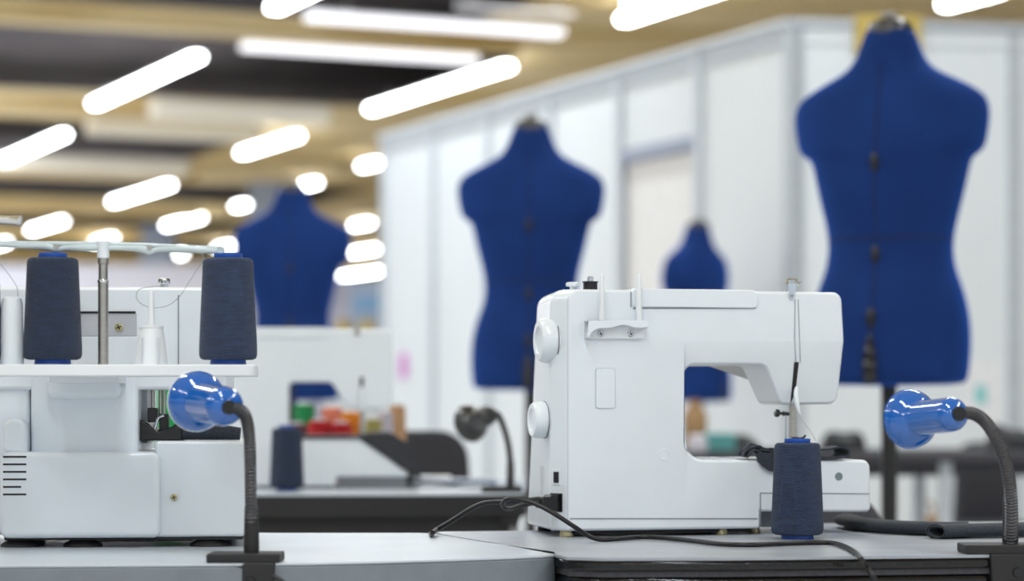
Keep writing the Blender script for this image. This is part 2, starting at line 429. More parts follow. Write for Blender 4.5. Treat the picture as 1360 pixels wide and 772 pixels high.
# second row table
t = thing('sewing_table', 'dark edged table in the second row under the blurred sewing machine', 'table', (0, 0, 0))
A = outline_xy([(60, 657), (340, 656), (560, 655.5), (640, 655), (696, 654.5)]); B = [(.03, 4.9), (-.98, 5.15)]
obj('tabletop', slab(A+B, TZ-.004, TZ), M['top_blue'], t, smooth=False)
obj('edge_band', slab(A+B, TZ-.04, TZ-.004), M['black'], t, smooth=False)
obj('apron', slab(inset(A+B, .03), TZ-.12, TZ-.04), M['black_matt'], t, smooth=False)
table_legs(t, [(-.7, 4.25), (-.03, 4.25), (-.02, 4.8), (-.8, 4.95)], M['black'], h=TZ-.12)
t['label'] = 'dark edged table in the second row under the blurred sewing machine'
# far right table
t = thing('work_table', 'long grey table far behind at right, in front of the partition', 'table', (0, 0, 0))
obj('tabletop', box(.42, 2.6, 7.35, 8.0, TZ-.03, TZ), M['chair'], t, bevel=.004)
obj('apron', box(.5, 2.52, 7.42, 7.93, TZ-.075, TZ-.03), M['chair'], t, smooth=False)
for x in (.47, 1.33, 2.5):
    for y in (7.43, 7.9): obj('leg', box(x-.02, x+.02, y-.02, y+.02, 0, TZ-.03), M['alu'], t, smooth=False)

# ------------------------------------------------------------------ main sewing machine
f = Frame(745, 2.80, 14.5, TZ); F = f.F; V = f.V
mc = thing('sewing_machine', 'large sharp white sewing machine seen from behind on the right table', 'sewing machine', f.loc(), f.a)
XL = -.007; D = .165
def P(px, py, r=0): a, b = F(px, py); return (a, b, r)
zt = F(745, 384)[1]; zb = F(745, 706)[1]
ol = fillet([(XL, zb, .005), (XL, zt, .016), (P(1118, 387)[0], zt, .011), P(1121.5, 452), P(1119, 537, .011), P(1042, 538, .010),
             P(1019, 485, .012), P(912, 485, .012), P(912, 611, .022), P(1156, 611, .010), P(1157, 680.5, .006), P(1010, 680), (P(1010, 706)[0], zb)], 6)
bm = prism(ol, 0, D)
zc = F(1000, 452)[1]; xc = F(909, 500)[0]
def cut(bm, co, no): bmesh.ops.bisect_plane(bm, geom=bm.verts[:]+bm.edges[:]+bm.faces[:], plane_co=co, plane_no=no, dist=1e-6)
cut(bm, (0, .024, 0), (0, 1, 0)); cut(bm, (0, 0, zc), (0, 0, 1)); cut(bm, (xc, 0, 0), (1, 0, 0)); cut(bm, (0, 0, zt-.06), (0, 0, 1)); cut(bm, (0, 0, .1), (0, 0, 1))
zlow = F(1000, 560)[1]; zbot = F(1080, 538)[1]
for v in bm.verts:
    x, y, z = v.co
    if x < 0.012:
        if y < .001: v.co.x = max(x, .008+ (x-XL)*.6)
        elif y > D-.001: v.co.x = x+.010+.0135*(z-zb)/(zt-zb)
    if x > .15 and z > zlow and y > D-.001: v.co.y = D-.075*min(1, (x-.15)/.1)
    if x > xc+1e-4 and zlow < z < zc-1e-5 and y < .001: v.co.y += (zc-z)/(zc-zbot)*.016
obj('body', bm, M['plastic'], mc, bevel=.0038, seg=3, angle=.42)
# seams and covers
def strip(px0, py0, px1, py1, w=.0006, name='seam', m='seam', ly=-.0003, par=None):
    a = V(px0, py0, ly); b = V(px1, py1, ly)
    return obj(name, tube([a, b], w, 6, 1, smooth=False), M[m], par or mc)
strip(757, 689, 1006, 689); strip(1010, 655, 1010, 700); strip(1010, 655, 1155, 656, .0005)
strip(838, 388, 838, 408); strip(754, 395, 754, 700, .0004, m='plastic_grey', ly=.0004)
# top lid
a, b = F(840, 408); c2, d2 = F(1006, 383)
bm = prism(fillet([(a, b, .002), (c2, b, .006), (c2, zt+.0015, .008), (a, zt+.0015, .002)], 4), -.0022, .07)
obj('lid', bm, M['plastic'], mc, bevel=.0012, seg=2)
strip(841, 409.6, 1003, 409.6, .0006, 'lid_gap', 'seam', -.0004)
# recess lines of head
# spool pin holder
hold = prism(fillet([P(776, 426, .001), P(857, 426, .003), P(857, 435, .001), P(848, 436.5), P(838, 436), P(830, 433.5), P(824, 432.6), P(817, 433.5), P(810, 436), P(800, 436.8), P(791, 437.2), P(784, 440.5), P(780, 445), P(778.5, 449), P(776, 449)], 3), -.013, 0)
hold = obj('spool_pin_holder', hold, M['plastic'], mc, bevel=.001, seg=2)
obj('back_plate', prism([P(776, 427)[:2], P(857, 427)[:2], P(852.5, 450)[:2], P(776, 450)[:2]], -.0035, .001), M['plastic_matt'], hold, smooth=False)
for px in (797.5, 837.5): screw(hold, V(px, 443.5, -.0035), (0, -1, 0), .0037, M['chrome'])
for px in (799, 848.5):
    b0 = V(px, 427, -.008); h = F(px, 364, -.008)[1]-b0.z
    obj('spool_pin', lathe([(0, -.002), (.0038, -.002), (.0034, h*.5), (.0029, h-.003), (.0022, h-.0008), (0, h)], Matrix.Translation(b0), 16), M['plastic_matt'], mc)
# bobbin winder
b0 = V(760, 381, .05)
obj('winder_stop', lathe([(0, -.004), (.003, -.004), (.003, .005), (.0075, .006), (.0075, .0095), (.006, .0105), (0, .0108)], Matrix.Translation((b0.x, .05, zt)), 24), M['plastic'], mc)
b0 = V(784, 381, .04)
w = obj('bobbin_winder', lathe([(0, -.002), (.0095, -.002), (.0095, .0015), (.0085, .002), (.0085, .0098), (.0095, .010), (.0095, .0112), (0, .0112)], Matrix.Translation((b0.x, .04, zt)), 28), M['black'], mc)
obj('spindle', lathe([(.0035, .011), (.0035, .0165), (.0028, .0172), (0, .0172)], Matrix.Translation((b0.x, .04, zt)), 16), M['chrome'], w)
# handwheel and stitch dial
def knob(name, px_r, px_l, py, r, ly, par=mc):
    rx, rz_ = F(px_r, py, ly); lx2, _ = F(px_l, py, ly); L = rx-lx2
    prof = [(0, -.006), (r*.93, -.006), (r*.985, 0), (r, L*.2), (r, L*.55), (r*.96, L*.8), (r*.87, L), (r*.62, L*1.02), (r*.58, L*.9), (r*.50, L*.88), (0, L*.9)]
    return obj(name, lathe(prof, axis((rx, ly, rz_), (-1, 0, 0)), 48), M['plastic'], par)
hw = knob('handwheel', 733.5, 715, 452.5, .0265, .034)
rr, zz = F(733.5, 452.5, .034)
obj('rim_gap', lathe([(0, -.002), (.0269, -.0010), (.0269, -.0004), (0, -.0004)], axis((rr+.0002, .034, zz), (-1, 0, 0)), 40), M['black'], hw)
dk = knob('stitch_dial', 722, 706, 558, .0218, .045)
rr, zz = F(722, 558, .045)
obj('rim_gap', lathe([(0, -.002), (.0221, -.0010), (.0221, -.0004), (0, -.0004)], axis((rr+.0002, .045, zz), (-1, 0, 0)), 40), M['black'], dk)
# rating plate, plug hole cap, screw cap
obj('plate', prism(fillet([P(791.5, 489.5, .003), P(816.5, 489.5, .003), P(817, 542.5, .003), P(791.5, 542.5, .003)], 5), -.0008, .001), M['plastic'], mc, bevel=.0005, seg=2)
pr_ = [V(p.x, p.y, -.0004) for p in fillet([(791, 489, 4), (817, 489, 4), (817.5, 543, 4), (791, 543, 4)], 4)]
obj('plate_seam', tube(pr_+[pr_[0]], .00028, 6, 1, smooth=False), M['plastic_grey'], mc)
cp = V(882, 604.5, 0)
obj('screw_cap', lathe([(0, -.001), (.0066, -.001), (.0066, .0004), (.006, .0007), (.0055, .0002), (0, .0002)], axis(cp, (0, -1, 0)), 32), M['plastic'], mc)
cp = V(1114, 633, 0)
obj('screw_hole', lathe([(0, -.001), (.0048, -.001), (.0048, .0005), (0, .0003)], axis(cp, (0, -1, 0)), 28), mat('hole_grey', srgb(112, 128, 132), rough=.5), mc)
# chamfered corner: switch, socket, ribbed sticker
def corner(t, off=.0):           # t 0 at the front corner, 1 at the side
    return Vector((.008-.015*t, .024*t, 0))+Vector((-.85, -.53, 0)).normalized()*off
def corner_box(t0, t1, z0, z1, o0, o1, bm=None):
    a, b = corner(t0, o0), corner(t1, o0); c3, d3 = corner(t1, o1), corner(t0, o1)
    return slab([a[:2], b[:2], c3[:2], d3[:2]], z0, z1, bm)
zs = lambda py: F(740, py)[1]
obj('switch_frame', corner_box(.38, .82, zs(645), zs(624), -.001, .0012), M['plastic'], mc, bevel=.0006, seg=2)
obj('power_switch', corner_box(.45, .72, zs(642), zs(627.5), 0, .0020), M['black'], mc, smooth=False)
obj('socket', corner_box(.28, .95, zs(681), zs(656), -.004, .0012), M['black'], mc, bevel=.0008, seg=2)
sb = bmesh.new()
for k in range(7):
    y = .045+k*.0062; x = XL+.004+ (y/D)*.012
    box(x-.0045, x-.001, y, y+.004, zs(660), zs(622), sb)
obj('vent_ribs', sb, M['plastic_grey'], mc, smooth=False)
# head: thread slot, take-up slot, presser lever, bars
strip(1056, 398, 1055.5, 452, .0004); strip(1060, 398, 1062, 452, .0004)
for xa, xb in ((1055.5, 1057), (1062, 1063)): obj('seam', tube([V(xa, 452, -.0001), V(xb, 482, .0052)], .0004, 6, 1, smooth=False), M['seam'], mc)
sl = prism([P(1057, 481)[:2], P(1063, 481)[:2], P(1061.5, 522)[:2], P(1056, 536)[:2]], -.0006, .012)
for v in sl.verts: v.co.y += (zc-v.co.z)/(zc-zbot)*.016
obj('lever_slot', sl, M['black'], mc, smooth=False)
lv = tube([V(1058, 514, .008), V(1057, 522, .004), V(1058, 533, .001), V(1060, 543, -.001), V(1062.5, 551, -.002)], .003, 12, rf=lambda i, t: .0014+.0016*math.sin(min(1, t*1.1)*PI)**.6)
obj('presser_lever', lv, M['plastic'], mc)
tg = bmesh.new()
prism(fillet([P(1046, 376, .001), P(1055, 376, .002), P(1057, 380), P(1054, 398, .003), P(1048, 398, .003), P(1047, 386)], 3), -.0016, -.0004, tg)
tube([V(1046, 377, -.001), V(1046, 372, .004), V(1056, 373, .006), V(1061, 379, .004)], .0014, 8, bm=tg)
tube([V(1048, 371, .002), V(1059, 371, .002)], .0012, 8, bm=tg)
tube([V(1050, 376, .004), V(1065, 375, .003)], .0007, 8, bm=tg)
tgo = obj('thread_guide', tg, M['chrome'], mc, bevel=0)
screw(tgo, V(1051.5, 393, -.0016), (0, -1, 0), .0022, M['chrome'])
pb = bmesh.new(); a = V(1053, 536, .035); b = V(1053, 583, .035)
box(a.x-.004, a.x+.0042, .031, .039, b.z, a.z+.02, pb)
obj('presser_bar', pb, M['steel'], mc, bevel=.0008, seg=2)
a = V(1048, 550, .032)
ks = lathe([(0, 0), (.0022, 0), (.0022, .006), (.003, .0065), (.003, .008), (.0018, .0085), (.0018, .012), (.0042, .013), (.005, .0155), (.0042, .018), (0, .0188)], axis(a, (-1, 0, .06)), 20)
obj('needle_clamp_screw', ks, M['lampblack'], mc)
pf = bmesh.new(); a = V(1053, 585, .035)
box(a.x-.010, a.x+.013, .022, .050, a.z-.022, a.z-.019, pf); box(a.x-.003, a.x+.006, .03, .04, a.z-.022, a.z+.004, pf)
tube([a+Vector((.004, -.004, .002)), a+Vector((.010, -.008, .003)), a+Vector((.014, -.006, .006))], .0014, 8, bm=pf)
obj('presser_foot', pf, M['black'], mc, bevel=.0006, seg=2)
obj('needle', lathe([(.0006, 0), (.0008, .02), (.0009, .05)], Matrix.Translation((a.x-.009, .036, a.z-.02)), 8), M['chrome'], mc)
zbt = F(1000, 611)[1]
obj('needle_plate', box(F(985, 609)[0], F(1110, 609)[0], .02, .11, zbt, zbt+.0008), M['chrome'], mc, smooth=False)
# underside
obj('base_plate', box(.02, F(1000, 700)[0], .012, D-.012, zb-.0045, zb+.001), M['black_matt'], mc, smooth=False)
obj('bed_support', box(F(1012, 690)[0], F(1040, 690)[0], .03, .13, zb, F(1020, 680)[1]), M['seam'], mc, smooth=False)
for x, y in ((.012, .018), (F(965, 700)[0], .018), (.02, D-.02), (F(985, 700)[0], D-.02), (F(1020, 700)[0], .05)):
    obj('foot', lathe([(0, 0), (.008, 0), (.0085, .002), (.007, zb), (0, zb)], Matrix.Translation((x, y, 0)), 20), M['brass'] if x != .02 else M['rubber'], mc)
# plug in the socket and cords: things of their own
MW = Matrix.Translation(f.loc()) @ Matrix.Rotation(f.a, 4, 'Z')
pl = corner(.6, .0016); pz = zs(669)
ctr = MW @ Vector((pl.x, pl.y, pz))
pd = (MW.to_3x3() @ Vector((-.85, -.40, 0))).normalized()
cordset = thing('power_cord', 'black power cord plugged into the large white sewing machine, looping over the table', 'cord', (0, 0, 0))
q = axis(ctr, Vector((-1, -.12, -.02)))
bm = prism(fillet([(-.0095, 0, .002), (.0095, 0, .002), (.0095, .016, .002), (.0065, .019), (.0065, .033, .003), (-.0065, .033, .003), (-.0065, .019), (-.0095, .016, .002)], 3), -.006, .006)
bm.transform(Matrix.Rotation(PI/2, 4, 'X') @ Matrix.Rotation(0, 4, 'Z'))
# prism is x,z -> stand it so that z runs out of the socket
bm.transform(Matrix.Rotation(-PI/2, 4, 'X')); 
dirv = (W(704, 667, 2.775)-ctr).normalized(); ctr2 = ctr-dirv*.001
q = Matrix.Translation(ctr2) @ Matrix(((dirv.x, 0, 0, 0), (dirv.y, 0, 0, 0), (dirv.z, 0, 0, 0), (0, 0, 0, 1)))
zax = dirv; yax = Vector((0, 0, 1)).cross(zax).normalized(); xax = yax.cross(zax)
q = Matrix.Translation(ctr2) @ Matrix((xax, yax, zax)).transposed().to_4x4()
bm.transform(q); obj('plug', bm, M['black'], cordset, bevel=.001, seg=2)
pe = ctr2+dirv*.031
def T(px, py): return on_table(px, py, .0032)
cord = tube([pe, W(694, 671, 2.765), W(680, 675.5, 2.75), W(671, 675, 2.735), W(667.5, 669.5, 2.725), W(674, 663.5, 2.715), W(690, 664, 2.71), W(712, 670, 2.705), W(735, 682, 2.70), W(760, 698, 2.70), W(778, 710, 2.71),
             T(795, 716.5), T(820, 716), T(850, 713.5), T(880, 714.5), T(920, 718.5), T(960, 723), T(1000, 724), T(1040, 722), T(1080, 721), T(1105, 721.5), T(1122, 726), T(1136, 734), on_table(1143, 741.5, .0035), W(1150, 752, 2.415), W(1158, 764, 2.41), W(1166, 780, 2.41), W(1176, 830, 2.40)], .0027, 12, 10)
obj('cable', cord, M['black'], cordset)
c2o = tube([pe+Vector((0, .004, .004)), W(690, 666, 2.79), W(672, 667, 2.80), W(655, 667, 2.81), W(640, 669.5, 2.82), W(622, 678, 2.83), W(605, 689, 2.84), W(592, 697, 2.85), W(580, 704, 2.86), on_table(573, 709.5, .003), on_table(572, 710, -.03)], .0029, 12, 8)
tag(obj('pedal_cord', c2o, M['black']), 'black cord arching from the plug down to the gap between the two tables', 'cord')
th = tube([MW @ V(1061, 549, -.003), MW @ V(1064, 556, -.008), W(1072, 567, 2.83), W(1079, 577, 2.78), W(1083, 585, 2.745)], .0003, 6)
tag(obj('sewing_thread', th, M['thread']), 'thin thread from the lever of the large machine to the cone', 'thread')

# cloth under the presser foot
def Q(px, py, off=0): a, b = F(px, py); return (a, b+off)
cl = bmesh.new()
ribbon([Q(1024, 612, .002), Q(1060, 610), Q(1095, 609), Q(1115, 609), Q(1126, 606), Q(1127, 599), Q(1118, 594.5), Q(1098, 597), Q(1075, 599), Q(1040, 599), Q(1022, 599), Q(1010, 597)], .0022, -.002, .045, 20, 8, cl, .0012, 60)
ribbon([Q(990, 608, .001), Q(992, 601), Q(998, 594), Q(1004, 591), Q(1010, 592), Q(1015, 596), Q(1026, 598), Q(1040, 597)], .0022, .0, .03, 20, 8, cl, .0032, 110, 3.)
ribbon([Q(992, 608, .001), Q(997, 601), Q(1002, 597), Q(1010, 601), Q(1018, 603), Q(1030, 603)], .002, -.003, .025, 20, 8, cl, .002, 120, 7.)
# front flap hanging over the edge of the bed
fl = [(P(1002, 604)[0], P(1002, 606)[1]+.002), (P(1006, 612)[0], P(1006, 613)[1]), (P(1012, 620)[0], P(1012, 620)[1]), (P(1021, 626)[0], P(1021, 626)[1]), (P(1040, 628)[0], P(1040, 628)[1]), (P(1042, 600)[0], P(1042, 602)[1]), (P(1010, 600)[0], P(1010, 601)[1])]
prism(fl, -.0045, -.0015, cl); 
bmesh.ops.subdivide_edges(cl, edges=[e for e in cl.edges if e.calc_length() > .02], cuts=2)
cl.transform(MW)
tag(obj('fabric_scrap', cl, M['felt']), 'charcoal cloth bunched under the needle of the large white machine', 'fabric')

# ------------------------------------------------------------------ thread cones
def make_cone(label, loc, m='cone', core='core', s=1., group='slate thread cones', sx=None):
    t = thing('thread_cone', label, 'thread cone', loc, random.uniform(0, 6), group); t.scale = (sx or s, sx or s, s)
    H = .111; pr = [(0, .005), (.0255, .005), (.0288, .0065), (.0300, .010), (.0300, .018)]
    for k in range(1, 20):
        u = k/20; pr.append((.0300-.0036*u, .018+(H-.026)*u+.0))
    pr += [(.0263, H-.005), (.0255, H-.0025), (.023, H-.0008), (0, H)]
    obj('yarn', lathe(pr, None, 56), M[m], t)
    obj('cone_core', lathe([(.0150, 0), (.0190, 0), (.0180, .007), (.0135, H-.002), (.0150, H), (.0148, H+.0042), (.0115, H+.0042), (.011, H-.01)], None, 40, closed=False), M[core], t)
    return t
p = on_table(1059, 716)
make_cone('slate blue thread cone standing in front of the large white sewing machine', p)

# ------------------------------------------------------------------ overlock machine
g = Frame(170, 2.62, 3., TZ); G = g.F; GV = g.V
ov = thing('overlock_machine', 'white overlock machine with thread stand at the left of the photo', 'overlock machine', g.loc(), g.a)
def PG(px, py, r=0): a, b = G(px, py); return (a, b, r)
zb2 = G(100, 716)[1]
# right lower cover
obj('lower_cover', prism(fillet([PG(205, 714), PG(205, 586), PG(327, 586, .007), PG(327, 713, .006)], 5), 0., .20), M['plastic'], ov, bevel=.004, seg=3)
screw(ov, GV(231, 661, -.001), (0, -1, 0), .0038, M['brass'])
# lower left front cover, bulging towards the viewer
obj('motor_cover', prism(fillet([PG(2, 715, .009), PG(2, 600, .012), PG(213, 600, .010), PG(213, 714)], 6), -.012, .19), M['plastic'], ov, bevel=.007, seg=4)
# column
obj('column', prism(fillet([PG(38, 610), PG(38, 495), PG(182, 495), PG(182, 610)], 1), .012, .19), M['plastic'], ov, bevel=.006, seg=3)
obj('side_shell', prism(fillet([PG(-60, 712), PG(-60, 480), PG(36, 480), PG(36, 610), PG(2, 610), PG(2, 712)], 1), .02, .19), M['plastic'], ov, bevel=.005, seg=3)
sh = prism(fillet([PG(4, 600), PG(4, 556, .012), PG(37, 556, .012), PG(37, 606)], 6), -.006, .03)
obj('shell_bulge', sh, M['plastic'], ov, bevel=.005, seg=3)
obj('shell_bridge', prism(fillet([PG(60, 500), PG(60, 530), PG(160, 530), PG(160, 500)], 1), -.001, .02), M['plastic'], ov, bevel=.008, seg=4)
# head
zt2 = G(100, 380)[1]
hd = fillet([(G(-80, 500)[0], G(-80, 518)[1]), (G(-80, 500)[0], zt2, .014), (G(300, 500)[0], zt2, .018), (G(300, 500)[0], G(300, 518)[1])], 6)
obj('head', prism(hd, .014, .15), M['plastic'], ov, bevel=.005, seg=3)
strip_o = lambda a, b, c3, d3, w, nm, m, ly: obj(nm, tube([GV(a, b, ly), GV(c3, d3, ly)], w, 6, 1, smooth=False), M[m], ov)
strip_o(237, 392, 237, 485, .0006, 'seam', 'seam', .0135)
# recessed panel with screw
rp = obj('recess_panel', box(G(96, 0, .01)[0], G(181, 0, .01)[0], .0128, .0155, G(100, 446)[1], G(100, 415)[1]), mat('recess_grey', srgb(176, 178, 184), rough=.5), ov, smooth=False)
strip_o(96, 415, 180, 415, .0012, 'recess_edge', 'black', .0125)
screw(rp, GV(158, 435, .0128), (0, -1, 0), .0046, M['brass'])
obj('lower_panel', prism([PG(96, 447)[:2], PG(181, 447)[:2], PG(181, 486)[:2], PG(96, 486)[:2]], .008, .016), M['plastic'], ov, bevel=.001, seg=2)
# vents
vb = bmesh.new()
for k, py in enumerate((607, 617, 627, 637, 647, 657)):
    a, z = G(4, py, -.012); b, _ = G(28 if k == 4 else 35, py, -.012)
    box(a, b, -.0124, -.010, z-.001, z+.001, vb)
obj('vent_slot', vb, M['black'], ov, smooth=False)
# needle bars and feet in the throat
nb = bmesh.new()
for px, w in ((203, .0022), (213, .0018), (218, .0018)):
    a = GV(px, 516, .05); b = GV(px, 560, .05)
    lathe([(w, 0), (w, a.z-b.z)], Matrix.Translation(b), 14, nb)
obj('needle_bar', nb, M['steel'], ov)
for px, py0, py1, w in ((203, 542, 561, .0055), (218, 550, 572, .005)):
    a = GV(px, py0, .048); b = GV(px, py1, .048)
    obj('needle_clamp', box(a.x-w, a.x+w, .042, .056, b.z, a.z), M['black'], ov, bevel=.001, seg=2)
obj('presser_foot', tube([GV(202, 574, .04), GV(206, 568, .04), GV(210, 556, .042), GV(218, 552, .042)], .0018, 8), M['chrome'], ov)
obj('looper_cover', prism(fillet([PG(170, 586), PG(170, 553), PG(190, 562), PG(205, 574, .004), PG(222, 570), PG(238, 556), PG(238, 586)], 3), .03, .09), M['black'], ov, bevel=.002, seg=2)
obj('throat_wall', prism([PG(178, 590)[:2], PG(178, 512)[:2], PG(188, 512)[:2], PG(188, 590)[:2]], .06, .15), M['plastic_grey'], ov, smooth=False)
# feet
for px, ly in ((27, .02), (110, .02), (278, .02), (40, .17), (290, .17)):
    a, _ = G(px, 720, ly)
    obj('foot', lathe([(0, 0), (.0215, 0), (.0205, .003), (.013, .0075), (.013, .012), (0, .012)], Matrix.Translation((a, ly, 0)), 28), M['rubber'], ov)
obj('base_plate', box(G(5, 700)[0], G(322, 700)[0], .004, .185, G(170, 714)[1]-.003, G(170, 714)[1]+.002), M['black_matt'], ov, smooth=False)
# tension knob on top
kb = GV(218, 383, .05)
obj('tension_knob', lathe([(0, -.003), (.0045, -.003), (.0045, .004), (.0062, .0045), (.0068, .0075), (.0062, .0105), (.0035, .011), (0, .0095)], Matrix.Translation((kb.x, .05, zt2)), 24), M['chrome'], ov)
# thread stand: tray, spool holder, pole, tree
SY = -.115                                   # stand centre line, towards the viewer
def S(px, py, ly=SY): return GV(px, py, ly)
tz1 = S(100, 485)[2]; tz0 = tz1-.0120
tr = slab(fillet([(S(-120, 490).x, SY-.042, .004), (S(341, 490).x, SY-.042, .012), (S(341, 490).x, SY+.045, .012), (S(-120, 490).x, SY+.045, .004)], 5), tz0, tz1)
tray = obj('spool_tray', tr, M['plastic_matt'], ov, bevel=.0015, seg=2)
obj('tray_bracket', box(S(60, 490).x, S(150, 490).x, SY+.03, .02, tz0-.006, tz0+.001), M['plastic_matt'], tray, smooth=False)
b = S(201, 485); b.z = tz1
hp = [(0, 0), (.0175, 0), (.0172, .002), (.0125, .038), (.0132, .0385), (.0132, .0405), (.004, .041), (.0034, .05), (.0022, .076), (0, .077)]
sh = obj('spool_holder', lathe(hp, Matrix.Translation(b), 32), M['plastic_matt'], ov)
for s in (-1, 1):
    obj('holder_rib', box(b.x+s*.009-.001, b.x+s*.009+.001, b.y-.017, b.y-.011, b.z+.001, b.z+.028), M['plastic_grey'], sh, smooth=False)
b = S(16, 485); b.z = tz1; h = S(16, 394).z-tz1
obj('spool_holder', lathe([(0, 0), (.0125, 0), (.0122, .004), (.0112, h-.008), (.0098, h-.002), (.006, h), (0, h)], Matrix.Translation(b), 32), M['plastic'], ov)
pz_ = S(137, 342).z
b = S(137, 485); b.z = tz1-.008
h = pz_-b.z
pole = obj('pole', lathe([(.0054, 0), (.0054, h*.80), (.0048, h*.805), (.0048, h*.94), (.0058, h*.945), (.0058, h)], Matrix.Translation(b), 24), M['steel'], ov)
obj('pole_collar', lathe([(.0056, h*.78), (.006, h*.785), (.006, h*.80), (.0056, h*.805)], Matrix.Translation(b), 24, closed=False), M['chrome'], pole)
def SS(px, py): return S(px, py)
bar = bmesh.new()
def flat_tube(pts, rf, bm): return tube(pts, .003, 10, 8, bm, rf=rf)
flat_tube([SS(-110, 322), SS(-40, 323), SS(20, 326), SS(60, 327), SS(75, 331), SS(90, 329), SS(128, 329), SS(145, 329), SS(185, 330), SS(199, 334), SS(212, 331), SS(250, 331), SS(290, 334)], lambda i, t: .0036+.0006*math.sin(i*.3), bar)
flat_tube([SS(-110, 320.5), SS(0, 322.5), SS(75, 323.5), SS(137, 324), SS(199, 326), SS(290, 330)], lambda i, t: .0024, bar)
tree = obj('thread_tree', bar, M['clear'], ov)
for px, py in ((75, 328), (199, 330)):
    obj('eyelet', lathe([(.0016, -.0045), (.0028, -.0045), (.0028, .004), (.0016, .004)], axis(SS(px, py), (0, -1, 0)), 16), M['steel'], tree)
obj('end_loop', lathe([(.002, -.003), (.0042, -.002), (.0045, .001), (.0035, .0035), (.002, .003)], axis(SS(293, 333), (0, -1, 0)), 20), M['clear'], tree)
hb = S(137, 343)
obj('tree_hub', lathe([(.0062, 0), (.0064, .004), (.0062, .012), (.0074, .0155), (.0072, .0175), (0, .018)], Matrix.Translation(hb), 24), M['plastic'], tree)
GW = Matrix.Translation(g.loc()) @ Matrix.Rotation(g.a, 4, 'Z')
# cones on the tray
for px, lab in ((70, 'slate thread cone on the overlock tray left of the steel pole'), (303, 'slate thread cone at the right end of the overlock tray'), (-36, 'slate thread cone on the overlock tray cut by the left edge of the photo')):
    b = S(px, 485); b.z = tz1+.0005
    make_cone(lab, GW @ b, 'cone_dark' if px == 70 else 'cone')
# loose threads
for pts, lab in ((([(268, 336), (270, 345), (262, 358), (250, 376), (240, 392), (225, 405), (205, 409), (188, 404), (181, 394), (186, 384), (202, 381), (216, 380)]), 'thin loose thread curling down from the tip of the thread tree'),
                 (([(0, 350), (8, 360), (18, 374), (23, 384), (24, 402)]), 'thin loose thread hanging at the left edge above the overlock head')):
    w = [GW @ GV(a, b, -.06) for a, b in pts]
    tag(obj('loose_thread', tube(w, .00035, 6), M['thread']), lab, 'thread')
# cloth roll lying in the throat of the overlock
rl = bmesh.new(); a = GV(222, 578, .02); b = GV(323, 578, .03)
tube([GV(205, 583, .05), GV(225, 577, .045), GV(255, 575, .04), (GV(290, 576, .04)), GV(319, 579, .04)], .01, 20, 10, rl, rf=lambda i, t: .0088-.001*math.sin(t*6))
for v in rl.verts: v.co.z = max(v.co.z, G(250, 586)[1]+.0006)
rl.transform(GW); tag(obj('cloth_roll', rl, M['felt']), 'dark cloth roll lying on the arm of the overlock behind the blue lamp', 'fabric')
# printed paper slip under the overlock
pp = box(-.07, .07, -.03, .03, 0, .0006); p = on_table(175, 717); pp.transform(Matrix.Translation((p.x, p.y, TZ)) @ Matrix.Rotation(.15, 4, 'Z'))
tag(obj('paper_slip', pp, M['paper'], smooth=False), 'printed paper slip lying under the overlock machine', 'paper')
# chrome rod of a second thread stand at the left edge
rd = thing('rod_stand', 'chrome rod end reaching in at the left edge above the thread tree', 'rod', (0, 0, 0))
d = 2.40; e0 = W(-70, 288, d); e1 = W(28, 292.5, d)
obj('rod', tube([e0, W(-20, 290, d), W(14, 292, d), e1], .0046, 20, 4, rf=lambda i, t: .0046 if t < .82 else .0052), M['chrome'], rd)
obj('post', lathe([(.005, 0), (.005, e0.z-TZ+.008)], Matrix.Translation((e0.x, d, TZ)), 20), M['steel'], rd)
obj('stand_base', lathe([(0, 0), (.03, 0), (.03, .006), (0, .008)], Matrix.Translation((e0.x, d, TZ)), 28), M['black'], rd)

